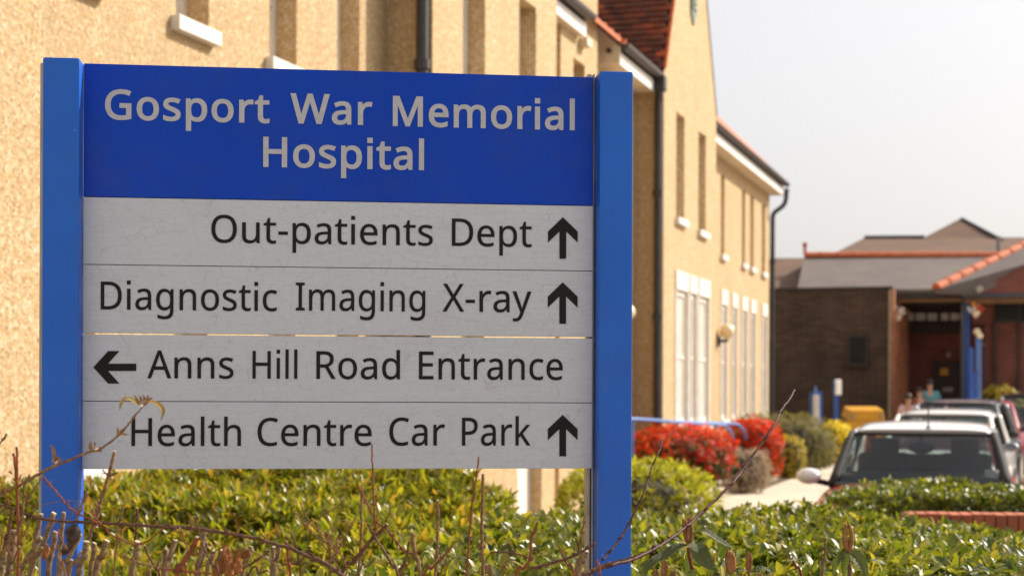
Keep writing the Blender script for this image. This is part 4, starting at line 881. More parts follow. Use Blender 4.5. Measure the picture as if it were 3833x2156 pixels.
mini, ws = car('small red car with white roof and white mirrors behind the clipped hedge', at(3440, 13.05), math.radians(-17), (1.05, 2.55), .80, (.575, .5, 1.335), (.69, .94), 'carred', 'carwhite', 'carwhite', rl=2.15)
p = ws(.94, .20); obj('tax_disc', box(p + Vector((-.02, .03, 0)), (.11, .006, .13), Matrix.Rotation(-.6, 3, 'X')), M['white'], mini, local=True)
obj('sticker', box(ws(.055, .09) + Vector((.04, .03, 0)), (.08, .006, .035), Matrix.Rotation(-.6, 3, 'X')), pm('green_sticker', (.02, .25, .12)), mini, local=True)
car('white car with grey-blue windscreen parked directly behind the red one', at(3512, 21.6), math.radians(-22), (1.1, 2.7), .83, (.61, .6, 1.37), (.74, .93), 'carwhite', 'carwhite', 'cargrey', extras=False, rl=2.2, tall=1.01)
car('tall grey people carrier parked third in the row', at(3560, 26.8), math.radians(-23), (1.1, 3.1), .88, (.64, .75, 1.50), (.80, .98), 'cargrey', 'cargrey', 'rubber', extras=False, rl=2.6, tall=1.02)
car('faded red car showing its side past the grey people carrier', at(3655, 31.5), math.radians(-20), (1.1, 3.0), .87, (.62, .7, 1.47), (.78, .98), 'carpink', 'carpink', 'rubber', extras=False, rl=2.4, tall=1.03)
car('dark navy car at the right edge of the parking row', at(3880, 34.5), math.radians(-19), (1.2, 3.2), .92, (.72, .75, 1.62), (.88, 1.05), 'carnavy', 'carnavy', 'rubber', extras=False, rl=2.6, tall=1.04)
# ------------------------------------------------------------------ foliage
LT = np.array([(0, 0, 0), (0, .35, .01), (0, .70, .01), (0, 1, -.03), (-.5, .36, .055), (.5, .36, .055), (-.37, .72, .045), (.37, .72, .045)])
LF = [(0, 1, 4), (0, 5, 1), (1, 2, 6, 4), (1, 5, 7, 2), (2, 3, 6), (2, 7, 3)]
def leaves(name, pos, dr, nr, ln, wd, tint, mat, parent, kind='stuff', curl=.25):
    pos, dr, nr = (np.asarray(a, float) for a in (pos, dr, nr)); n = len(pos)
    dr /= np.linalg.norm(dr, axis=1)[:, None] + 1e-9
    x = np.cross(dr, nr); x /= np.linalg.norm(x, axis=1)[:, None] + 1e-9
    z = np.cross(x, dr)
    t = np.repeat(LT[None], n, 0).copy(); cu = np.asarray(curl) * np.ones(n)
    t[:, :, 2] -= cu[:, None] * t[:, :, 1] ** 2
    V = pos[:, None] + x[:, None] * (t[..., 0] * wd[:, None])[..., None] + dr[:, None] * (t[..., 1] * ln[:, None])[..., None] + z[:, None] * (t[..., 2] * ln[:, None])[..., None]
    if parent is not None: V = V - np.array(origin_of(parent))
    me = bpy.data.meshes.new(name); me.vertices.add(n * 8); me.vertices.foreach_set('co', V.reshape(-1))
    tot = np.array([len(f) for f in LF]); idx = np.concatenate([np.array(f) for f in LF])
    L = len(idx); loops = (np.arange(n)[:, None] * 8 + idx[None]).reshape(-1)
    me.loops.add(n * L); me.loops.foreach_set('vertex_index', loops.astype(np.int32))
    ft = np.tile(tot, n); st = np.concatenate([[0], np.cumsum(ft)[:-1]])
    me.polygons.add(n * len(LF)); me.polygons.foreach_set('loop_start', st.astype(np.int32)); me.polygons.foreach_set('loop_total', ft.astype(np.int32))
    me.update(calc_edges=True)
    me.attributes.new('tint', 'FLOAT', 'POINT').data.foreach_set('value', np.repeat(np.clip(tint, 0, 1), 8).astype(np.float32))
    return obj(name, me, mat, parent, smooth=True, local=True, kind=kind)
def unit(a): return a / (np.linalg.norm(a, axis=-1, keepdims=True) + 1e-9)
def whorls(pts, axes, k, ln, wd, el=(10, 65), tint=(.5, .2)):
    """k leaves round each shoot tip"""
    n = len(pts); axes = unit(axes)
    ref = np.where(np.abs(axes[:, 2:3]) > .9, np.array([[1., 0, 0]]), np.array([[0, 0, 1.]]))
    a = unit(np.cross(axes, ref)); b = np.cross(axes, a)
    ph = RNG.uniform(0, 6.28, n)[:, None] + np.arange(k)[None] * 2.4
    e = np.radians(RNG.uniform(el[0], el[1], (n, k)))
    out = a[:, None] * np.cos(ph)[..., None] + b[:, None] * np.sin(ph)[..., None]
    d = out * np.cos(e)[..., None] + axes[:, None] * np.sin(e)[..., None]
    nr = -out * np.sin(e)[..., None] + axes[:, None] * np.cos(e)[..., None] + RNG.normal(0, .18, (n, k, 3))
    p = pts[:, None] + axes[:, None] * RNG.uniform(-.02, .012, (n, k))[..., None] + out * .003
    sc = RNG.uniform(.55, 1.15, (n, k)); T = RNG.normal(tint[0], tint[1] * .6, n)[:, None] + RNG.normal(0, tint[1], (n, k))
    return p.reshape(-1, 3), d.reshape(-1, 3), nr.reshape(-1, 3), (ln * sc).reshape(-1), (wd * sc).reshape(-1), T.reshape(-1)
def lowf(x, y, s=1.0, seed=0):
    r = np.random.default_rng(seed); o = np.zeros_like(x)
    for i in range(6):
        k = r.normal(0, 3.2 * s, 2) * (1 + i * .5); o += np.sin(x * k[0] + y * k[1] + r.uniform(0, 6.28)) / (1 + i * .5)
    return o / 2.2
ML = {}
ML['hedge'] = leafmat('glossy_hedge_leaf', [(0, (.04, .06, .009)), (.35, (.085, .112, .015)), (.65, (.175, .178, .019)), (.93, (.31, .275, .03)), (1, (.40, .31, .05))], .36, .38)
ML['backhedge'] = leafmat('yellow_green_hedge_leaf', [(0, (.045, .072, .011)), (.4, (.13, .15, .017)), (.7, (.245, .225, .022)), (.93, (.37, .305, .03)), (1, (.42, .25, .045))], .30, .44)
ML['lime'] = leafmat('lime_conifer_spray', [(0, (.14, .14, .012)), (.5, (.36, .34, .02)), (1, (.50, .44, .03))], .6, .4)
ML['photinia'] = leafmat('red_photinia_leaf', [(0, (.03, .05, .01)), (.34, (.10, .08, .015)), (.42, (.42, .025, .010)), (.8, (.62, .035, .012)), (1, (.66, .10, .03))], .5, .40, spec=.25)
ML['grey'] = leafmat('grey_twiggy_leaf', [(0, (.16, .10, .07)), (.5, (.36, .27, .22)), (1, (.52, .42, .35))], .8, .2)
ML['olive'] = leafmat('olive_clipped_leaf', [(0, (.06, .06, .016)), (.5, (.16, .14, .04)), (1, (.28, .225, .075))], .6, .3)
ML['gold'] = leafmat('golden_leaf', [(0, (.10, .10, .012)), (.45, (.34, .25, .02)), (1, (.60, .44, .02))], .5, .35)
ML['yellow'] = leafmat('bright_yellow_flower', [(0, (.16, .15, .015)), (.3, (.60, .46, .01)), (1, (.78, .60, .015))], .5, .35)
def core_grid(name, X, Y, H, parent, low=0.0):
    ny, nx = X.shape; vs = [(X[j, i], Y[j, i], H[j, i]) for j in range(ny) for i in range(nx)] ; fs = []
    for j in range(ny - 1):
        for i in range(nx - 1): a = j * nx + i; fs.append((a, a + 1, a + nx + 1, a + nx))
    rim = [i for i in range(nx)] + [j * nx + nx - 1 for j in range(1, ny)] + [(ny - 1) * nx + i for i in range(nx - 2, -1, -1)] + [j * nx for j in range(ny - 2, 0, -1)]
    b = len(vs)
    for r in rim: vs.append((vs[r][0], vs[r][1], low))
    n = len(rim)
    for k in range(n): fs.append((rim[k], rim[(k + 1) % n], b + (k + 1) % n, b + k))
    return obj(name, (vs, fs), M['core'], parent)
def hedge(label, quad, top, shoots, k, ln, wd, mat, tint, seed, bumpy=.05, front=.35, el=(8, 65), name='hedge', depth=.07, loose=.35, mk='branches'):
    """quad: near-left, near-right, far-right, far-left ground corners; top(u, v) height"""
    q = [np.array(p, float) for p in quad]
    c = sum(q) / 4; t = thing(name, label, name, (c[0], c[1], 0))
    def xy(u, v): return ((1 - u) * (1 - v))[:, None] * q[0] + (u * (1 - v))[:, None] * q[1] + (u * v)[:, None] * q[2] + ((1 - u) * v)[:, None] * q[3]
    def height(u, v):
        p = xy(u, v); return top(u, v) + bumpy * lowf(p[:, 0], p[:, 1], 1.0, seed) + bumpy * .6 * lowf(p[:, 0], p[:, 1], 3.0, seed + 9)
    u, v = RNG.uniform(0, 1, shoots), RNG.uniform(0, 1, shoots)
    # density follows the corners' area
    p = xy(u, v); h = height(u, v); edge = np.minimum.reduce([u, 1 - u, v, 1 - v])
    pts = np.column_stack([p, h - RNG.exponential(.018, shoots) + .018])
    ax = np.column_stack([RNG.normal(0, .42, shoots), RNG.normal(-.06, .42, shoots), np.ones(shoots)])
    # sides
    m = int(shoots * front); s = RNG.integers(0, 4, m); f = RNG.uniform(0, 1, m)
    uu = np.where(s == 0, f, np.where(s == 1, 1, np.where(s == 2, f, 0))); vv = np.where(s == 0, 0, np.where(s == 1, f, np.where(s == 2, 1, f)))
    pp = xy(uu, vv); hh = height(uu, vv); zz = hh * (1 - RNG.uniform(0, 1, m) ** 1.6 * .75)
    nrm = (pp - c); nrm = np.column_stack([unit(nrm), RNG.normal(.45, .3, m)])
    nrm[:, :2] += RNG.normal(0, .35, (m, 2))
    pts = np.vstack([pts, np.column_stack([pp + RNG.normal(0, .03, (m, 2)), zz])]); ax = np.vstack([ax, nrm])
    lns = ln * RNG.uniform(.7, 1.2, len(pts))[:, None]; A = whorls(pts, ax, k, lns, lns * wd, el, tint)
    # loose inner leaves
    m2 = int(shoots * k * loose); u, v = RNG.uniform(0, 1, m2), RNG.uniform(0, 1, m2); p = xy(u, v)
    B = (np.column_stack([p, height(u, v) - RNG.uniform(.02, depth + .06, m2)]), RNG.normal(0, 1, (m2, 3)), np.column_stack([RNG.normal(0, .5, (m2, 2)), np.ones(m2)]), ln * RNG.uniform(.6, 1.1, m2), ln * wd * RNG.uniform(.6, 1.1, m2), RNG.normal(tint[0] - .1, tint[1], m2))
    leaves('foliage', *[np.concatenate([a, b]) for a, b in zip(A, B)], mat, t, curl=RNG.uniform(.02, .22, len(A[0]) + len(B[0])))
    gu, gv = np.meshgrid(np.linspace(.02, .98, 40), np.linspace(.02, .98, 30)); g = xy(gu.ravel(), gv.ravel())
    H = height(gu.ravel(), gv.ravel()) - depth - .03
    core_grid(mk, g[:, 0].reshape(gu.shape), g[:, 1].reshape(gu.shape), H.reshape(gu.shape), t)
    # short brown twigs poking out
    vs, fs = [], []
    parts = []
    for i in RNG.choice(shoots, min(260, shoots), replace=False):
        a = Vector(pts[i]) - Vector((0, 0, .06)); b = Vector(pts[i]) + Vector(ax[i]).normalized() * random.uniform(.0, .05)
        parts.append(tube_data([a, b], (.0022, .0014), 4, False))
    obj('twigs', join(*parts), M['bark'], t, kind='stuff')
    return t
# clipped hedge just behind the sign, right and centre
hedge('clipped glossy green hedge filling the lower right corner, just behind the right sign post', [(-.62, 4.25), (3.6, 4.2), (4.6, 8.2), (.1, 7.4)],
      lambda u, v: 1.145 - .05 * np.exp(-(u / .06) ** 2) + .05 * np.exp(-((u - .28) / .12) ** 2) * v - (.02 + .10 * np.clip((u - .06) / .12, 0, 1) + .05 * np.clip((u - .2) / .3, 0, 1) + .20 * np.clip((u - .45) / .3, 0, 1)) * v + .03 * u, 6600, 8, .049, .42, ML['hedge'], (.58, .21), 3, bumpy=.035, depth=.08)
# larger yellow-green hedge between the sign and the wall
hedge('broad yellow-green hedge with long leaves seen under the sign panels, before the cream wall', [(-2.1, 5.2), (-.05, 5.9), (-.05, 8.3), (-3.0, 8.3)],
      lambda u, v: .86 + .36 * v + .04 * np.sin(u * 5) - .10 * np.exp(-(u / .40) ** 2) + .06 * np.exp(-((u - .75) / .2) ** 2) - .10 * np.clip((u - .93) / .07, 0, 1), 5200, 8, .080, .27, ML['backhedge'], (.64, .21), 5, bumpy=.06, depth=.10, el=(15, 80))
# low hedge over the brick planter
hedge('low green hedge above the curved brick planter, in front of the small red car', [(2.05, 10.2), (5.2, 9.9), (5.4, 11.25), (2.0, 11.5)],
      lambda u, v: .985 - .20 * np.exp(-(u / .10) ** 2) + .03 * np.sin(u * 7), 3000, 7, .05, .42, ML['hedge'], (.50, .20), 8, bumpy=.035, depth=.07)
# brick planter with a curved coping of bricks on edge
pl_ = thing('brick_planter', 'low curved red brick planter wall capped with bricks on edge', 'wall', (3.5, 9.6, 0))
cx0 = P(3425, 1930, 9.75); arc = []
for i in range(60):
    x = 2.42 + i * .0655; y = 9.78 - .16 * math.sin(min(1, (x - 2.42) / 1.6) * 1.57) ** 1.0 - .0 * x; arc.append((x, y))
zc = cx0.z + .012
bmesh_brick = None
for i in range(len(arc) - 1):
    (x0, y0), (x1, y1) = arc[i], arc[i + 1]; a = math.atan2(y1 - y0, x1 - x0)
    if bmesh_brick is None:
        b = box((0, 0, 0), (.0585, .215, .102), bevel=.004); o = obj('coping_brick', b, M['brickcap'], pl_, local=True); bmesh_brick = o.data
    else: o = bpy.data.objects.new('coping_brick', bmesh_brick); link(o, pl_)
    o.location = Vector(((x0 + x1) / 2, (y0 + y1) / 2 + .1, zc - .051 + random.uniform(-.003, .003) + .02 * i / 60)) - Vector(pl_.location); o.rotation_euler = (random.uniform(-.02, .02), 0, a)
vs = []; fs = []
for x, y in arc: vs += [(x, y + .015, 0), (x, y + .19, 0), (x, y + .19, zc - .012), (x, y + .015, zc - .012)]
for i in range(len(arc) - 1):
    for k in range(4): fs.append((i * 4 + k, i * 4 + (k + 1) % 4, i * 4 + 4 + (k + 1) % 4, i * 4 + 4 + k))
fs += [(0, 1, 2, 3), tuple(len(vs) - 4 + k for k in (3, 2, 1, 0))]
obj('wall', (vs, fs), M['mortar'], pl_)
def bush(label, px, y, rad, zbot, ztop, n, ln, wd, mat, tint, name='bush', spiky=.0, cat='bush', box_=2.6, k=6, el=(5, 70), tint_top=0.0, stems=True, dx=0):
    c = at(px, y); t = thing(name, label, cat, c)
    u = unit(RNG.normal(0, 1, (n, 3))); e = box_
    s = (np.abs(u) ** e).sum(1) ** (-1 / e); r = np.array([rad[0], rad[1], (ztop - zbot) / 2])
    p = u * s[:, None]; lump = 1 + (.07 if spiky else .16) * lowf(p[:, 0] * 2 + p[:, 2], p[:, 1] * 2, 1.3, int(px)) - RNG.exponential(.05, n)
    pts = np.array(c) + np.array([0, 0, (ztop + zbot) / 2]) + p * lump[:, None] * r
    ax = unit(u / r) + np.array([0, 0, .35 + spiky]) + RNG.normal(0, .3, (n, 3))
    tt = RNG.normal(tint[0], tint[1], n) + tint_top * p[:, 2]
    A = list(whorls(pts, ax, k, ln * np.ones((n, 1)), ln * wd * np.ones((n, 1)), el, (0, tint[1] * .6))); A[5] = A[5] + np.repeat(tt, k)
    leaves('foliage', *A, mat, t)
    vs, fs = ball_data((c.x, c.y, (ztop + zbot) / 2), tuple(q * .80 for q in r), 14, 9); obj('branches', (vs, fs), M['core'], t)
    if stems:
        parts = [tube_data([Vector((c.x + rad[0] * .4 * math.cos(a), c.y + rad[1] * .4 * math.sin(a), 0)), Vector((c.x + rad[0] * .3 * math.cos(a), c.y + rad[1] * .3 * math.sin(a), zbot + .3))], .02, 6) for a in (0, 1.3, 2.6, 3.9, 5.2)]
        obj('stems', join(*parts), M['bark'], t, kind='stuff')
    return t
def zt(py, y): return P(1916, py, y).z
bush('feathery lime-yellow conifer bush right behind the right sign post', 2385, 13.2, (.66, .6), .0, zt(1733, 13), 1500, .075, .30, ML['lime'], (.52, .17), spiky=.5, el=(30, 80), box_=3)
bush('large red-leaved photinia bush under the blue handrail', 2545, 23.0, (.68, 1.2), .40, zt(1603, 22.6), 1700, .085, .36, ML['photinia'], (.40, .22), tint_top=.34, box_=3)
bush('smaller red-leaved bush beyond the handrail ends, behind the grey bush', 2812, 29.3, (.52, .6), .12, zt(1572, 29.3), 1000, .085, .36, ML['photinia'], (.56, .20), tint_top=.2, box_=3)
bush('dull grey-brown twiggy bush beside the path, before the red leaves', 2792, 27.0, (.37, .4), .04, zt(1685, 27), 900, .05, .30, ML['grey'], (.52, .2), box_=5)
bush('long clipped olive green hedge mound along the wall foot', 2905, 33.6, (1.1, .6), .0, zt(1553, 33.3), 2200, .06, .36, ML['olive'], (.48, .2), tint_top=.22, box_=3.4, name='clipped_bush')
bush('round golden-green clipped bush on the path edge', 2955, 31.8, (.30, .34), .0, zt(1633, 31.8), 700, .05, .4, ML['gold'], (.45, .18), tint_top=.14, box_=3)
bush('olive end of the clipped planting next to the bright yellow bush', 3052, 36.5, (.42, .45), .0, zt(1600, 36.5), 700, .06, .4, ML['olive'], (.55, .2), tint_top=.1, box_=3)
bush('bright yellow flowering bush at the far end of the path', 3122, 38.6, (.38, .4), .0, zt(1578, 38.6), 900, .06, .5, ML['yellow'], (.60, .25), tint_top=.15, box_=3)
bush('yellowish shrub before the red brick wing beyond the parked cars', 3742, 45, (.66, .6), .35, zt(1440, 45), 900, .09, .4, ML['gold'], (.45, .22), tint_top=.1)
# ------------------------------------------------------------------ ramp handrail
hr = thing('ramp_handrail', 'pale blue tubular handrail running out from behind the sign post above the red bush', 'handrail', at(2600, 25))
def hrail(pts): return tube_data(catmull(pts, 8), .027, 10)
obj('rail', hrail([P(2280, 1566, 21.6), P(2420, 1571, 22.6), P(2560, 1582, 24.6), P(2700, 1590, 26.6), P(2724, 1602, 26.9), P(2738, 1622, 27.05), P(2743, 1643, 27.1)]), M['railblue'], hr, smooth=True)
obj('rail', hrail([P(2500, 1576, 25.4), P(2620, 1582, 26.6), P(2745, 1586, 28.2), P(2772, 1598, 28.5), P(2787, 1618, 28.65), P(2793, 1643, 28.7)]), M['railblue'], hr, smooth=True)
for px, py, y in ((2368, 1572, 22.2), (2677, 1590, 26.2), (2618, 1584, 26.55)):
    a = P(px, py, y); obj('upright', tube_data([Vector((a.x, a.y, 0)), a], .025, 10), M['railblue'], hr, smooth=False)
# ------------------------------------------------------------------ people by the entrance (a few pixels each)
M['skin'] = pm('skin', (.50, .26, .17), (.46, .23, .15), 12, .5); M['hair'] = pm('dark_hair', (.02, .014, .01), (.035, .022, .015), 30, .6)
M['teal'] = pm('teal_cloth', (.10, .30, .32), (.08, .25, .27), 8, .85); M['pinkcloth'] = pm('pale_pink_cloth', (.62, .50, .52), (.55, .42, .45), 8, .85)
M['blackcloth'] = pm('dark_cloth', (.03, .03, .035), (.045, .045, .05), 8, .9); M['rust'] = pm('rust_cloth', (.30, .10, .05), (.25, .08, .04), 8, .9)
def skin_mesh(name, verts, edges, rad, mat, parent, sub=1, root=0):
    me = bpy.data.meshes.new(name); me.from_pydata([tuple(v) for v in verts], edges, [])
    o = bpy.data.objects.new('tmp', me); COL.objects.link(o)
    md = o.modifiers.new('s', 'SKIN'); md.use_smooth_shade = True
    for i, r in enumerate(rad): me.skin_vertices[0].data[i].radius = r if isinstance(r, tuple) else (r, r)
    me.skin_vertices[0].data[root].use_root = True
    if sub: o.modifiers.new('u', 'SUBSURF').levels = sub
    m2 = bpy.data.meshes.new_from_object(o.evaluated_get(bpy.context.evaluated_depsgraph_get())); bpy.data.objects.remove(o)
    m2.name = name; m2.materials.clear()
    return obj(name, m2, mat, parent, smooth=True, local=True)
def person(label, loc, yaw, H, top, legs, arm_bend=.25, lean=0.0, hairlen=.0):
    t = bpy.data.objects.new('person', None); COL.objects.link(t); t.location = loc; t.rotation_euler = (0, 0, yaw); tag(t, label, 'person', 'people by the entrance')
    k = H / 1.75; L = lambda z: Vector((0, -lean * max(0, z - .9), 0))
    J = {'pel': (0, 0, .95), 'ch': (0, 0, 1.28), 'nk': (0, 0, 1.47), 'hd0': (0, -.01, 1.56), 'hd1': (0, -.015, 1.68)}
    for s, n in ((-1, 'l'), (1, 'r')):
        J['hip' + n] = (s * .09, 0, .90); J['kn' + n] = (s * .10, -.03, .50); J['an' + n] = (s * .11, 0, .09); J['toe' + n] = (s * .13, -.15, .04)
        J['sh' + n] = (s * .19, 0, 1.40); J['el' + n] = (s * .25, .02, 1.13); J['wr' + n] = (s * .24, -arm_bend, .98); J['hn' + n] = (s * .22, -arm_bend - .08, .95)
    R = {'pel': (.15, .11), 'ch': (.16, .11), 'nk': .055, 'hd0': .075, 'hd1': .085}
    for n in 'lr': R.update({'hip' + n: .095, 'kn' + n: .06, 'an' + n: .04, 'toe' + n: .035, 'sh' + n: .06, 'el' + n: .042, 'wr' + n: .03, 'hn' + n: .035})
    Ed = [('pel', 'ch'), ('ch', 'nk'), ('nk', 'hd0'), ('hd0', 'hd1')]
    for n in 'lr': Ed += [('pel', 'hip' + n), ('hip' + n, 'kn' + n), ('kn' + n, 'an' + n), ('an' + n, 'toe' + n), ('ch', 'sh' + n), ('sh' + n, 'el' + n), ('el' + n, 'wr' + n), ('wr' + n, 'hn' + n)]
    def sub(name, keys, grow, mat, parent, root):
        ks = [x for x in J if x in keys]; ix = {x: i for i, x in enumerate(ks)}
        vs = [(Vector(J[x]) + L(J[x][2])) * k for x in ks]; es = [(ix[a], ix[b]) for a, b in Ed if a in ix and b in ix]
        rr = [(R[x][0] * k + grow, R[x][1] * k + grow) if isinstance(R[x], tuple) else (R[x] * k + grow,) * 2 for x in ks]
        return skin_mesh(name, vs, es, rr, mat, parent, 1, ix[root])
    sub('body', list(J), 0, M['skin'], t, 'pel')
    sub('top', ['pel', 'ch', 'shl', 'shr', 'ell', 'elr'], .016, top, t, 'ch')
    sub('trousers', ['pel', 'hipl', 'hipr', 'knl', 'knr', 'anl', 'anr'], .014, legs, t, 'pel')
    h = (Vector(J['hd1']) + L(1.68)) * k
    obj('hair', ball_data(h + Vector((0, .02, .02)), (.098 * k, .105 * k, .09 * k + hairlen * .3), 14, 9), M['hair'], t, smooth=True, local=True)
    for s in (-1, 1): obj('eye', ball_data(h + Vector((s * .032, -.078, -.045)), .011, 6, 4), M['hair'], t, local=True)
    obj('nose', ball_data(h + Vector((0, -.088, -.075)), (.014, .018, .022), 6, 5), M['skin'], t, local=True)
    obj('mouth', ball_data(h + Vector((0, -.078, -.115)), (.024, .008, .007), 6, 4), M['rust'], t, local=True)
    return t
def feet(px, y, z): a, b = ray(px, 1650); return Vector((a * y, y, z))
person('person in a teal top with dark hair seen from behind near the entrance door', feet(3481, 44.5, .25), math.radians(170), 1.83, M['teal'], M['blackcloth'], .2, .12)
person('person in a pale pink top standing by the sun-tinted brick piers', feet(3399, 41.5, .004), math.radians(-20), 1.66, M['pinkcloth'], M['blackcloth'], .3)
person('person in a rust coloured top between the pale pink top and the teal top', feet(3440, 43.8, .25), math.radians(35), 1.60, M['rust'], M['blackcloth'], .3)
# ------------------------------------------------------------------ bare shrubs in front of the sign
def c7(u, v): return (.3837 * u, 1600 + .3837 * v)
def c8(u, v): return (600 + .3147 * u, 1700 + .3147 * v)
def cw_(u, v): return (1200 + .5047 * u, 1650 + .5047 * v)
def c5(u, v): return (2300 + .595 * u, 1450 + .595 * v)
def c6(u, v): return (.5906 * u, 1300 + .5906 * v)
SCL = {c7: .3837, c8: .3147, cw_: .5047, c5: .595, c6: .5906}
shL = thing('cut_shrub', 'bare shrub of cut stems and twigs in front of the left sign post', 'shrub', (P(250, 2100, 3.2).x, 3.2, .75), 'bare cut shrubs before the sign')
shM = thing('cut_shrub', 'bare cut shrub with curled brown dead leaves under the middle of the sign', 'shrub', (P(900, 2100, 3.2).x, 3.2, .75), 'bare cut shrubs before the sign')
shR = thing('cut_shrub', 'bare twiggy shrub sending one long thin shoot up across the right sign post', 'shrub', (P(1900, 2100, 3.3).x, 3.3, .75), 'bare cut shrubs before the sign')
def nearer(z): return z - .32 if z < 3.45 else z
def extend(pts, zlow):
    """carry a stem on down below the frame to the soil"""
    a, b = Vector(pts[-2]), Vector(pts[-1])
    d_ = b - a; d_.z = min(d_.z, -.02); d_.normalize(); d_ = (d_ + Vector((0, 0, -1.2))).normalized()
    return pts + [tuple(b + d_ * .25), tuple(Vector((b.x + d_.x * .4, b.y + d_.y * .4, zlow)))]
def stem(cf, pts, w, z0, z1=None, mat='stumpbark', par=None, cut=True, down=False, nodes=0, name='stem', w1=None, sides=8, wig=.0005):
    s = SCL[cf]; z1 = z0 if z1 is None else z1; n = len(pts)
    z0, z1 = nearer(z0), nearer(z1)
    P3 = [tuple(P(*cf(*p), z0 + (z1 - z0) * i / (n - 1))) for i, p in enumerate(pts)]
    if down: P3 = extend(P3, .02)
    cm = catmull(P3, 7); r0 = w * s / 2 * z0 / F; r1 = (w1 if w1 else w) * s / 2 * z1 / F; m = len(cm)
    if wig: cm = [cm[0]] + [np.array(c) + np.random.default_rng(i + abs(int(pts[0][0])) + 1).normal(0, wig, 3) for i, c in enumerate(cm[1:-1])] + [cm[-1]]
    rad = [(r0 + (r1 - r0) * i / (m - 1)) * (1 + .045 * math.sin(i * 1.7 + pts[0][0])) for i in range(m)]
    parts = [tube_data(cm, rad, sides)]
    for j in range(nodes):                                  # buds and leaf scars along the twig
        i = min(m - 2, int((j + .7) * m / (nodes + .4))); c = Vector(cm[i]); d_ = Vector(cm[i + 1] - cm[i]).normalized()
        sd_ = d_.orthogonal().normalized(); sd_.rotate(Matrix.Rotation(random.uniform(0, 6.28), 3, d_)); r = rad[i]
        parts.append(ball_data(c, r * 1.28, 8, 5))
        for q in (-1, 1):
            b = c + sd_ * q * r; parts.append(tube_data([b, b + (sd_ * q * .8 - d_ * .9) * r * 1.6, b + (sd_ * q * 1.0 - d_ * 2.0) * r * 1.9], (r * .62, r * .6, r * .08), 6))
    o = obj(name, join(*parts), M[mat], par, smooth=True)
    if cut:
        a, b = Vector(cm[0]), Vector(cm[1]); d_ = (a - b).normalized()
        obj('cut_end', tube_data([a - d_ * .0005, a + d_ * .0012], (r0 * .93, r0 * .90), sides), M['cutwood'], o)
    return o
# --- left shrub: thick cut stems
for pts, w, z in (([(402, 845), (365, 1000), (325, 1200), (285, 1449)], 44, 3.24), ([(525, 835), (470, 1000), (390, 1200), (290, 1449)], 56, 3.2), ([(541, 1018), (520, 1150), (470, 1449)], 58, 3.16),
                  ([(622, 828), (600, 1050), (570, 1449)], 42, 3.3), ([(843, 1112), (825, 1250), (770, 1449)], 66, 3.15), ([(922, 1128), (912, 1250), (880, 1449)], 48, 3.22), ([(1042, 1103), (1000, 1240), (925, 1449)], 64, 3.18),
                  ([(1342, 1112), (1325, 1250), (1285, 1449)], 62, 3.2), ([(1617, 1190), (1612, 1300), (1605, 1449)], 54, 3.25), ([(1702, 1098), (1660, 1240), (1600, 1449)], 44, 3.18),
                  ([(128, 1002), (118, 1200), (85, 1449)], 72, 3.3), ([(600, 1308), (597, 1380), (590, 1449)], 54, 3.1), ([(692, 1290), (675, 1380), (655, 1449)], 50, 3.12), ([(397, 1070), (320, 1200), (205, 1449)], 46, 3.12),
                  ([(782, 1042), (720, 1180), (650, 1300), (560, 1449)], 42, 3.1), ([(50, 1180), (35, 1300), (10, 1449)], 52, 3.2), ([(975, 712), (930, 880), (880, 1030), (850, 1130)], 42, 3.26)):
    stem(c7, pts, w, z, par=shL, down=pts[-1][1] > 1400)
# red-brown and thin shoots
stem(c7, [(162, 188), (165, 400), (168, 700), (180, 1000), (182, 1250), (172, 1449)], 24, 3.1, w1=42, mat='redbark', par=shL, down=True, nodes=3)
stem(c7, [(132, 250), (150, 370), (158, 520), (165, 640)], 26, 3.12, mat='redbark', par=shL)
br = stem(c7, [(1325, -130), (1245, -20), (1120, 105), (980, 205), (850, 245), (700, 310), (530, 375), (420, 432), (300, 500), (130, 590), (-60, 670)], 17, 3.02, 3.12, w1=36, mat='bark', par=shL, cut=False, nodes=0, name='branch')
br['label'] = 'branch with bronze young leaves reaching across the sign panels'
tipp = stem(c6, [(905, 372), (880, 405), (830, 470), (778, 535), (742, 566)], 9, 3.0, 3.02, w1=11, mat='bark', par=shL, cut=False, name='branch')
stem(c7, [(1720, 978), (1300, 947), (1000, 930), (800, 921), (560, 910), (400, 884), (250, 838), (120, 790), (-40, 735)], 34, 3.06, 3.16, w1=24, mat='purplebark', par=shL, cut=False, nodes=9, name='branch')
stem(c8, [(-40, 858), (140, 862), (280, 870), (500, 890), (800, 940), (1080, 990), (1350, 1060), (1560, 1120), (1760, 1215), (1900, 1262), (2097, 1390), (2200, 1480)], 40, 3.06, 3.1, w1=46, mat='purplebark', par=shM, cut=False, nodes=7, name='branch')
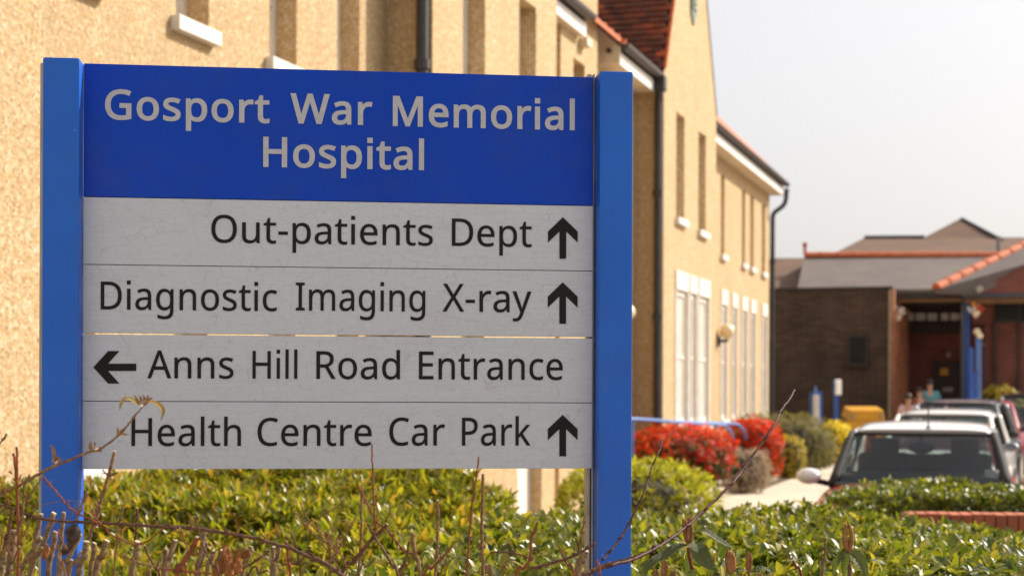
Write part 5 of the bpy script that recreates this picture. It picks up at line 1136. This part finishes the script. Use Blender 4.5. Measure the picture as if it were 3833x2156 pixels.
for cf, pts, w, w1, z, mt, nn, pr in ((c7, [(412, 470), (490, 560), (600, 690), (680, 780), (760, 832), (900, 905), (1000, 955), (1080, 1040), (1250, 1122), (1390, 1132), (1590, 985)], 20, 16, 3.08, 'redbark', 6, shL),
        (c7, [(1117, 233), (1085, 370), (1060, 470), (1020, 600), (985, 720), (940, 880), (890, 1010)], 30, 44, 3.2, 'bark', 2, shL), (c7, [(1000, 408), (1030, 445), (1056, 478)], 12, 16, 3.2, 'bark', 1, shL), (c7, [(1120, 472), (1090, 468), (1060, 482)], 10, 14, 3.2, 'bark', 1, shL),
        (c7, [(1203, 768), (1165, 950), (1145, 1120), (1108, 1449)], 16, 24, 3.2, 'bark', 2, shL), (c7, [(1337, 785), (1330, 950), (1318, 1115)], 24, 24, 3.22, 'purplebark', 2, shL),
        (c7, [(892, 795), (925, 868), (985, 945)], 22, 16, 3.06, 'redbark', 2, shL), (c7, [(852, 628), (815, 720), (780, 800), (745, 905)], 26, 22, 3.2, 'bark', 2, shL),
        (c7, [(292, 465), (240, 560), (235, 680), (215, 850), (185, 1010)], 22, 26, 3.12, 'bark', 1, shL), (c7, [(-20, 430), (20, 540), (60, 660), (92, 752)], 14, 20, 3.08, 'redbark', 1, shL),
        (c7, [(410, 488), (335, 600), (245, 725)], 14, 22, 3.14, 'bark', 1, shL), (c7, [(68, 62), (30, 120), (-30, 185)], 20, 18, 3.1, 'bark', 1, shL),
        (c7, [(560, 988), (600, 1085), (655, 1195)], 16, 12, 3.05, 'redbark', 0, shL), (c7, [(1215, 1235), (1290, 1297), (1450, 1342), (1580, 1365), (1735, 1392)], 24, 20, 3.08, 'bark', 2, shL),
        (c7, [(1408, 1148), (1470, 1290), (1530, 1400), (1560, 1449)], 22, 30, 3.12, 'purplebark', 1, shL), (c7, [(360, 708), (330, 800), (280, 930), (225, 1065)], 12, 15, 3.25, 'bark', 0, shL),
        (c7, [(230, 790), (420, 758), (600, 715), (740, 722), (795, 800), (800, 860)], 6, 5, 3.1, 'bark', 0, shL), (c7, [(122, 800), (80, 1050), (40, 1180), (10, 1449)], 34, 40, 3.2, 'purplebark', 2, shL),
        (c7, [(-10, 840), (40, 800), (110, 770)], 16, 18, 3.12, 'purplebark', 0, shL), (c7, [(60, 1168), (90, 1220), (120, 1270)], 22, 20, 3.1, 'redbark', 0, shL), (c7, [(410, 1170), (300, 1262), (200, 1340), (90, 1400)], 24, 26, 3.05, 'bark', 1, shL),
        (c7, [(240, 870), (140, 1060), (70, 1150), (20, 1240)], 24, 30, 3.1, 'bark', 1, shL), (c7, [(-10, 680), (40, 655), (60, 640)], 18, 14, 3.1, 'bark', 0, shL), (c7, [(790, 1205), (730, 1330), (670, 1449)], 26, 30, 3.06, 'bark', 0, shL),
        (c7, [(760, 880), (800, 800), (825, 780)], 10, 7, 3.08, 'bark', 1, shL), (c7, [(690, 890), (730, 770), (755, 740)], 8, 6, 3.1, 'bark', 1, shL), (c7, [(945, 1035), (915, 1062), (880, 1100)], 9, 10, 3.2, 'bark', 0, shL), (c7, [(280, 960), (250, 1100), (205, 1165)], 5, 5, 3.15, 'bark', 0, shL),
        (c7, [(15, 1010), (12, 1100), (0, 1200)], 14, 16, 3.1, 'redbark', 0, shL), (c7, [(190, 1160), (120, 1320), (60, 1449)], 22, 26, 3.05, 'purplebark', 1, shL), (c7, [(560, 1140), (570, 1250), (600, 1330), (640, 1449)], 18, 22, 3.07, 'bark', 0, shL), (c7, [(1450, 1280), (1465, 1380), (1470, 1449)], 12, 14, 3.2, 'bark', 0, shL), (c7, [(1415, 1400), (1450, 1449), (1470, 1480)], 18, 20, 3.1, 'bark', 0, shL)):
    stem(cf, pts, w, z, w1=w1, mat=mt, par=pr, cut=w > 18, nodes=nn, name='twig', down=pts[-1][1] >= 1440)
# --- middle shrub
for pts, w, z in (([(182, 1022), (150, 1120), (110, 1250), (60, 1449)], 58, 3.2), ([(60, 1128), (55, 1280), (48, 1449)], 64, 3.24), ([(527, 892), (505, 1040), (470, 1250), (430, 1449)], 58, 3.22), ([(555, 1045), (525, 1180), (490, 1330), (468, 1449)], 36, 3.2), ([(642, 1150), (600, 1270), (560, 1449)], 56, 3.18),
                  ([(1077, 1098), (1040, 1250), (975, 1449)], 54, 3.25), ([(1350, 1100), (1345, 1200), (1330, 1449)], 42, 3.28), ([(1412, 1092), (1385, 1250), (1350, 1449)], 58, 3.22), ([(730, 1140), (700, 1250), (640, 1449)], 60, 3.26)):
    stem(c8, pts, w, z, par=shM, down=True)
stem(c8, [(442, 985), (395, 1090), (340, 1180), (270, 1290), (225, 1390), (205, 1449)], 56, 3.06, mat='redbark', par=shM, down=True, w1=74)
for cf, pts, w, w1, z, mt, nn, pr in ((c8, [(236, 880), (270, 960), (300, 1050), (345, 1165)], 20, 22, 3.05, 'redbark', 2, shM), (c8, [(484, 1150), (430, 1192), (350, 1195)], 16, 18, 3.05, 'redbark', 1, shM), (c8, [(410, 742), (440, 850), (475, 1000), (560, 1200), (640, 1340), (715, 1480)], 22, 30, 3.02, 'purplebark', 3, shM),
        (c8, [(1502, 1038), (1515, 1200), (1530, 1340), (1548, 1449)], 30, 34, 3.14, 'redbark', 2, shM), (c8, [(1550, 925), (1580, 1010), (1612, 1070), (1640, 1250), (1668, 1449)], 18, 28, 3.18, 'purplebark', 4, shM), (c8, [(1785, 1095), (1750, 1160), (1700, 1232), (1640, 1290), (1540, 1300), (1440, 1312)], 26, 18, 3.16, 'purplebark', 2, shM),
        (c8, [(1668, 570), (1690, 650), (1740, 735), (1800, 820), (1880, 905), (1990, 1000), (2040, 1110)], 16, 22, 3.2, 'bark', 2, shM), (c8, [(1612, 692), (1700, 800), (1800, 925), (1900, 1005), (2000, 1070), (2110, 1165)], 22, 22, 3.2, 'bark', 2, shM), (c8, [(2110, 622), (2000, 670), (1925, 712), (1885, 800), (1905, 950), (1990, 1080), (2060, 1250)], 9, 14, 3.25, 'bark', 2, shM),
        (c8, [(1885, 1035), (1940, 1085), (1990, 1150), (2060, 1230)], 16, 18, 3.2, 'redbark', 2, shM), (c8, [(765, 1095), (690, 1130), (600, 1182)], 18, 16, 3.1, 'purplebark', 1, shM), (c8, [(900, 1110), (1000, 1128), (1100, 1152), (1300, 1262), (1420, 1345), (1520, 1420)], 14, 18, 3.08, 'bark', 1, shM), (c8, [(1300, 1135), (1200, 1222), (1080, 1300), (930, 1372)], 24, 26, 3.12, 'purplebark', 1, shM),
        (c8, [(1285, 1375), (1180, 1410), (1040, 1455)], 26, 28, 3.1, 'purplebark', 1, shM), (c8, [(-20, 1352), (150, 1375), (300, 1390), (450, 1405), (610, 1412)], 22, 22, 3.06, 'redbark', 2, shM), (c8, [(300, 1300), (305, 1449), (300, 1500)], 30, 34, 3.1, 'redbark', 0, shM), (c8, [(1970, 910), (1975, 980), (2010, 1100), (2030, 1260), (2020, 1449)], 20, 24, 3.16, 'bark', 4, shM),
        (c8, [(1950, 1180), (1850, 1240), (1760, 1290), (1680, 1400)], 16, 22, 3.12, 'bark', 1, shM), (c8, [(2090, 1240), (1990, 1270), (1900, 1270)], 12, 16, 3.1, 'bark', 0, shM), (c8, [(1300, 1100), (1295, 1170), (1330, 1260)], 14, 14, 3.14, 'bark', 0, shM)):
    stem(cf, pts, w, z, w1=w1, mat=mt, par=pr, cut=w > 18, nodes=nn, name='twig', down=pts[-1][1] >= 1440)
# --- right shrub
for cf, pts, w, w1, z, mt, nn, pr in ((cw_, [(308, 330), (302, 500), (300, 700), (292, 850), (282, 1003)], 17, 24, 3.3, 'bark', 1, shR), (cw_, [(276, 325), (300, 375), (320, 410), (380, 530), (420, 602), (490, 652), (560, 740), (610, 802), (690, 842)], 13, 18, 3.25, 'redbark', 5, shR),
        (cw_, [(380, 18), (384, 150), (390, 300), (395, 450), (402, 580), (415, 665)], 11, 16, 3.22, 'redbark', 4, shR), (cw_, [(492, 618), (440, 675), (390, 715), (320, 800), (240, 900), (150, 1010)], 24, 32, 3.2, 'purplebark', 2, shR), (cw_, [(350, 608), (378, 670), (420, 740), (490, 850), (540, 940), (580, 1020)], 18, 22, 3.15, 'purplebark', 3, shR),
        (cw_, [(682, 685), (690, 760), (702, 850), (740, 1003)], 32, 34, 3.2, 'bark', 0, shR), (cw_, [(657, 742), (645, 820), (620, 900), (578, 975)], 13, 20, 3.22, 'purplebark', 2, shR), (cw_, [(868, 440), (868, 600), (863, 800), (852, 1003)], 22, 20, 3.35, 'bark', 1, shR), (cw_, [(1173, 115), (1155, 260), (1130, 430), (1110, 620), (1096, 800), (1088, 1003)], 12, 20, 3.3, 'redbark', 5, shR),
        (cw_, [(1205, 245), (1203, 400), (1196, 600), (1198, 800), (1206, 1003)], 22, 28, 3.4, 'bark', 1, shR), (cw_, [(982, 768), (930, 830), (880, 885), (820, 950), (765, 1010)], 16, 22, 3.2, 'redbark', 2, shR), (cw_, [(1258, 830), (1340, 822), (1440, 832), (1545, 862)], 13, 14, 3.3, 'purplebark', 2, shR),
        (cw_, [(1612, 595), (1590, 660), (1563, 720), (1560, 800), (1552, 880), (1500, 950), (1440, 1020)], 16, 26, 3.25, 'redbark', 3, shR), (cw_, [(2038, 758), (1960, 805), (1880, 850), (1790, 882), (1700, 905), (1620, 930), (1545, 942)], 18, 24, 3.2, 'purplebark', 4, shR), (cw_, [(1962, 548), (1945, 640), (1928, 720), (1905, 845)], 10, 14, 3.25, 'redbark', 3, shR),
        (cw_, [(1770, 778), (1800, 850), (1835, 925), (1890, 1010)], 14, 18, 3.2, 'redbark', 2, shR), (cw_, [(1962, 812), (1940, 880), (1905, 1003)], 58, 62, 3.3, 'stumpbark', 0, shR), (cw_, [(1390, 880), (1365, 940), (1330, 1010)], 14, 16, 3.2, 'bark', 2, shR), (cw_, [(1230, 920), (1250, 960), (1262, 1010)], 26, 30, 3.15, 'bark', 0, shR),
        (cw_, [(182, 435), (110, 500), (60, 530), (0, 560)], 6, 9, 3.2, 'bark', 0, shR), (cw_, [(268, 548), (200, 680), (150, 770), (110, 840), (80, 900)], 9, 15, 3.18, 'bark', 3, shR), (cw_, [(212, 565), (190, 640), (160, 700), (135, 770)], 7, 10, 3.18, 'bark', 2, shR), (cw_, [(40, 665), (70, 730), (110, 790), (160, 860), (190, 940)], 9, 14, 3.16, 'redbark', 3, shR), (cw_, [(230, 850), (140, 880), (60, 900), (-40, 930)], 7, 9, 3.14, 'bark', 1, shR), (cw_, [(400, 875), (340, 930), (270, 1003)], 11, 15, 3.12, 'purplebark', 1, shR),
        (cw_, [(490, 665), (560, 670), (625, 725)], 9, 7, 3.2, 'bark', 0, shR), (cw_, [(742, 805), (700, 855), (640, 930), (600, 1003)], 10, 14, 3.2, 'redbark', 1, shR), (cw_, [(120, 720), (125, 800), (95, 900), (60, 1003)], 10, 16, 3.15, 'bark', 3, shR), (cw_, [(935, 870), (910, 940), (890, 1010)], 10, 12, 3.2, 'redbark', 1, shR),
        (cw_, [(2050, 880), (2060, 940), (2075, 1010)], 14, 16, 3.1, 'redbark', 1, shR)):
    stem(cf, pts, w, z, w1=w1, mat=mt, par=pr, cut=w > 20, nodes=nn, name='twig', down=pts[-1][1] >= 1000)
lg = stem(c5, [(1133, 15), (1100, 75), (1045, 150), (1000, 240), (900, 385), (800, 525), (740, 600), (620, 720), (520, 812), (440, 885), (360, 945), (280, 1000), (180, 1050), (100, 1085), (-30, 1118), (-90, 1135)], 12, 3.55, 3.15, w1=26, mat='darkshoot', par=shR, cut=False, nodes=11, name='shoot')
stem(cw_, [(2150, 905), (2060, 945), (1990, 972), (1930, 995), (1870, 1020)], 32, 3.15, 3.12, w1=40, mat='purplebark', par=shR, cut=False, name='shoot')
stem(c5, [(302, 330), (280, 400), (240, 490), (210, 580), (170, 690), (100, 840), (40, 940), (-20, 1020), (-75, 1085)], 10, 3.4, 3.2, w1=17, mat='darkshoot', par=shR, cut=False, nodes=7, name='shoot')
stem(cw_, [(2320, 858), (2240, 880), (2150, 905)], 14, 3.14, w1=16, mat='purplebark', par=shR, cut=False, name='twig')
# --- young leaves, buds, dead leaves
def bigleaf(name, pts, width, nrm, mat, par, fold=.25, droop=0, ns=12, nc=4, tip=.9, vein=True, peak=.4):
    """leaf blade along a 3-D path"""
    cm = catmull(pts, max(2, ns // (len(pts) - 1))); n = len(cm); vs, fs = [], []; nr0 = Vector(nrm).normalized()
    for i, p in enumerate(cm):
        p = Vector(p); d_ = Vector(cm[min(i + 1, n - 1)] - cm[max(i - 1, 0)]).normalized(); x = d_.cross(nr0).normalized(); z = x.cross(d_)
        t = i / (n - 1); w = width * max(.03, (math.sin(math.pi * t ** (math.log(.5) / math.log(peak))) ** .75 if 0 < t < 1 else .03))
        for k in range(2 * nc + 1):
            q = (k - nc) / nc; zz = fold * abs(q) * w - droop * q * q * w + (.04 * w * math.cos(i * 2.6 + abs(q) * 3) if vein else 0)
            vs.append(p + x * (q * w) + z * zz)
    m = 2 * nc + 1
    for i in range(n - 1):
        for k in range(m - 1): a = i * m + k; fs.append((a, a + 1, a + m + 1, a + m))
    me = bpy.data.meshes.new(name); me.from_pydata([tuple(v) for v in vs], [], fs); me.attributes.new('tint', 'FLOAT', 'POINT').data.foreach_set('value', [random.uniform(.3, .7) for _ in vs])
    return obj(name, me, mat, par, smooth=True)
def lf(cf, pts, w, z, mat, par, nrm=(0, -1, .5), name='young_leaf', **k):
    z = nearer(z)
    return bigleaf(name, [P(*cf(*p), z + .01 * math.sin(i)) for i, p in enumerate(pts)], w * SCL[cf] / 2 * z / F, nrm, M[mat] if isinstance(mat, str) else mat, par, **k)
lf(c6, [(880, 372), (845, 335), (800, 322), (770, 350), (758, 400)], 34, 3.0, 'newleaf', tipp, (0, -.6, 1)); lf(c6, [(905, 365), (950, 345), (1000, 360), (1035, 405), (1018, 470)], 36, 3.0, 'newleaf', tipp, (0, -.6, 1))
for q in ([(890, 365), (870, 335), (850, 300)], [(895, 360), (893, 325), (880, 305)], [(902, 360), (915, 325), (905, 298)], [(905, 360), (935, 325), (938, 298)], [(908, 362), (950, 330), (972, 318)], [(890, 380), (915, 365), (940, 350)]): lf(c6, q, 17, 2.99, 'bronzeleaf', tipp, fold=.6)
for q, w in (([(742, 566), (748, 530), (742, 505)], 16), ([(745, 562), (765, 535), (775, 515)], 15), ([(745, 565), (780, 552), (812, 555)], 17), ([(590, 648), (575, 620), (580, 590)], 18), ([(592, 645), (600, 615), (598, 595)], 16), ([(600, 650), (630, 640), (648, 630)], 15), ([(600, 656), (630, 658), (650, 655)], 20), ([(585, 650), (570, 640), (562, 615)], 14),
             ([(335, 735), (345, 690), (335, 640), (318, 615)], 26), ([(345, 735), (360, 710), (385, 690)], 18), ([(350, 738), (375, 718), (402, 705)], 18), ([(342, 735), (352, 705), (365, 690)], 14), ([(120, 860), (130, 820), (140, 800)], 10), ([(122, 870), (140, 845), (150, 820)], 10), ([(58, 795), (62, 790), (80, 805)], 20), ([(225, 775), (245, 785), (262, 795)], 14)):
    lf(c6, q, w, 3.04, 'bronzeleaf', br, fold=.5)
def curl(cf, u, v, w, h, z, mat, par, tw=1.0, turns=2.2):
    """a dried leaf rolled on itself"""
    z = nearer(z); s = SCL[cf]; c = P(*cf(u, v), z); ww, hh = w * s * z / F, h * s * z / F
    def fn(a, b):
        r = ww * (.10 + .34 * a) * math.sin(math.pi * (.08 + .84 * b)) ** .6; t = a * turns * math.pi + b * tw
        k = .10 * ww * math.sin(a * 23 + b * 11 + u) + .07 * ww * math.sin(a * 41 - b * 29); r += k
        return c + Vector((r * math.cos(t) + (b - .5) * ww * .25, r * math.sin(t) * .7, (b - .5) * hh + .09 * hh * math.sin(a * 9 + b * 4 + v) + .05 * hh * math.sin(a * 31)))
    return obj('dead_leaf', patch(fn, 40, 14), M[mat], par, smooth=True)
curl(c8, 760, 1270, 190, 330, 3.06, 'deadleaf', shM, 1.2); curl(c8, 905, 1290, 150, 300, 3.08, 'deadleaf', shM, -1.5); curl(c8, 830, 1390, 170, 170, 3.04, 'deadleaf', shM, .6, 1.7); curl(c8, 1010, 1190, 130, 110, 3.1, 'deadleaf', shM, 2, 1.6); curl(c8, 680, 1360, 130, 150, 3.1, 'deadleaf', shM, -.4, 1.6)
curl(c7, 440, 1215, 90, 130, 3.14, 'deadleaf', shL, 1.0)
wl = bigleaf('withered_leaf', [P(*c7(728, 935), nearer(3.1)), P(*c7(715, 1000), nearer(3.09)), P(*c7(700, 1090), nearer(3.09)), P(*c7(672, 1200), nearer(3.1))], 74 * .3837 * 2.78 / F, (.2, -1, .1), M['greyleaf'], shL, fold=-.35, ns=12)
bigleaf('withered_leaf', [P(*c7(690, 1150), nearer(3.12)), P(*c7(640, 1190), nearer(3.11)), P(*c7(610, 1250), nearer(3.11))], 46 * .3837 * 2.78 / F, (.4, -1, .3), M['greyleaf'], shL, fold=.4)
# ------------------------------------------------------------------ leathery-leaved shrub with furry buds, right of the sign
def c9(u, v): return (2340 + .2112 * u, 1850 + .2112 * v)
SCL[c9] = .2112
ML['leather'] = leafmat('leathery_wrinkled_leaf', [(0, (.06, .085, .018)), (.5, (.105, .135, .028)), (1, (.17, .18, .04))], .5, .36, veins=True)
vib = thing('viburnum_shrub', 'leathery-leaved shrub with brown furry buds standing up beside the right sign post', 'shrub', (P(2590, 2150, 3.95).x, 3.95, .6), 'leathery shrubs with brown buds')
vib2 = thing('viburnum_shrub', 'leathery-leaved shrub with one tall paired brown bud, further right over the hedge', 'shrub', (P(3180, 2150, 4.0).x, 4.0, .6), 'leathery shrubs with brown buds')
def budp(cf, top, bot, w, z, par, n=2, splay=.16):
    s = SCL[cf]; a, b = P(*cf(*bot), z), P(*cf(*top), z); r = w * s / 2 * z / F; L = b - a; side = Vector((1, .2, 0))
    for i in range(n):
        f = (i - (n - 1) / 2) / max(1, n - 1) * 2 if n > 1 else 0
        pts = [a, a + L * .2 + side * f * r * .5, a + L * .55 + side * f * r * (.55 + splay), a + L * (.96 - .05 * i) + side * f * r * .35]
        cm = catmull(pts, 5); m = len(cm); rr = r * (.50 if n > 1 else .66)
        obj('bud', tube_data(cm, [rr * (.35 + .75 * math.sin(math.pi * (.1 + .82 * k / (m - 1))) ** .8) if k < m - 1 else rr * .12 for k in range(m)], 9), M['bud'], par, smooth=True)
def vstem(cf, pts, w, z, par, mat='stumpbark'): stem(cf, pts, w, z, mat=mat, par=par, cut=False, down=True, sides=8)
vstem(c9, [(1110, 930), (1150, 1150), (1190, 1330), (1210, 1449)], 60, 3.96, vib, 'redbark'); budp(c9, (1040, 385), (1110, 880), 105, 3.95, vib, 2, .0); budp(c9, (1150, 360), (1150, 870), 110, 3.93, vib, 2, .0)
vstem(c9, [(1880, 1370), (1885, 1449)], 60, 3.9, vib); budp(c9, (1850, 950), (1885, 1400), 165, 3.9, vib, 3)
vstem(c9, [(2200, 1380), (2195, 1449)], 40, 3.92, vib); budp(c9, (2215, 985), (2200, 1400), 78, 3.92, vib, 2); budp(c9, (1580, 1060), (1578, 1290), 44, 4.0, vib, 1); budp(c9, (1500, 1080), (1505, 1200), 36, 4.0, vib, 1)
for (tp, bt, w, n) in (((540, 1300), (550, 1480), 95, 2), ((712, 1120), (690, 1490), 110, 3), ((835, 1325), (820, 1490), 60, 2), ((890, 1310), (880, 1490), 56, 1), ((2040, 1370), (2060, 1500), 70, 2), ((2400, 1395), (2400, 1500), 80, 2), ((1790, 1090), (1800, 1260), 40, 1)): budp(c9, tp, bt, w, 3.9, vib, n); vstem(c9, [bt, (bt[0], bt[1] + 60)], 36, 3.9, vib)
def vleaf(cf, pts, w, z, par, nrm=(0, -.8, .6), zz=None, **k):
    q = [P(*cf(*p), z + (zz[i] if zz else 0)) for i, p in enumerate(pts)]
    return bigleaf('leaf', q, w * SCL[cf] / 2 * z / F, nrm, ML['leather'], par, fold=.30, ns=16, nc=5, **k)
vleaf(c9, [(1185, 760), (1230, 680), (1400, 650), (1620, 790), (1800, 900), (1915, 930)], 190, 3.94, vib, (.25, -.5, .9), [0, -.01, -.03, -.04, -.05, -.05])
vleaf(c9, [(1240, 830), (1300, 1000), (1420, 1180), (1650, 1350)], 330, 3.92, vib, (.1, -1, .35), [0, -.03, -.05, -.06])
vleaf(c9, [(1130, 900), (940, 930), (700, 1080), (500, 1190), (330, 1400), (290, 1480)], 210, 3.95, vib, (-.3, -.6, .8), [0, -.01, -.02, -.03, -.04, -.04])
vleaf(c9, [(1150, 960), (1140, 1120), (1110, 1300), (1080, 1449)], 170, 3.97, vib, (-.7, -.7, .2)); vleaf(c9, [(1170, 1330), (1180, 1400), (1150, 1490)], 190, 3.9, vib, (0, -1, .6))
vleaf(c9, [(2230, 1390), (2330, 1330), (2480, 1320), (2640, 1400)], 130, 3.9, vib, (0, -.6, 1)); vleaf(c9, [(1880, 1390), (1980, 1340), (2080, 1330), (2170, 1350)], 90, 3.9, vib, (0, -.6, 1)); vleaf(c9, [(1870, 1400), (1800, 1260), (1700, 1230), (1640, 1300)], 130, 3.93, vib, (-.2, -.6, .9))
vstem(c5, [(1472, 1020), (1476, 1100), (1480, 1186)], 32, 4.0, vib2); budp(c5, (1468, 838), (1470, 1040), 56, 3.98, vib2, 2, .30)
vleaf(c5, [(1460, 1030), (1430, 1060), (1395, 1110), (1375, 1200)], 62, 3.97, vib2, (-.6, -.7, .5)); vleaf(c5, [(1482, 1040), (1520, 1070), (1560, 1130), (1585, 1200)], 96, 3.95, vib2, (.3, -.9, .4)); vleaf(c5, [(1475, 1040), (1450, 1100), (1440, 1200)], 50, 3.96, vib2, (-.2, -1, .2))
stem(c5, [(1330, 945), (1325, 1030), (1315, 1100), (1308, 1190)], 15, 4.0, w1=22, mat='stumpbark', par=vib2, down=True)
stem(c5, [(1122, 1085), (1145, 1130), (1180, 1190)], 18, 4.0, w1=20, mat='redbark', par=vib2, down=True)
budp(c5, (845, 1025), (840, 1170), 28, 4.0, vib, 2); budp(c5, (625, 1050), (626, 1120), 18, 4.0, vib, 1)
print('objects', len(bpy.data.objects), 'polys', sum(len(o.data.polygons) for o in bpy.data.objects if o.type == 'MESH'))
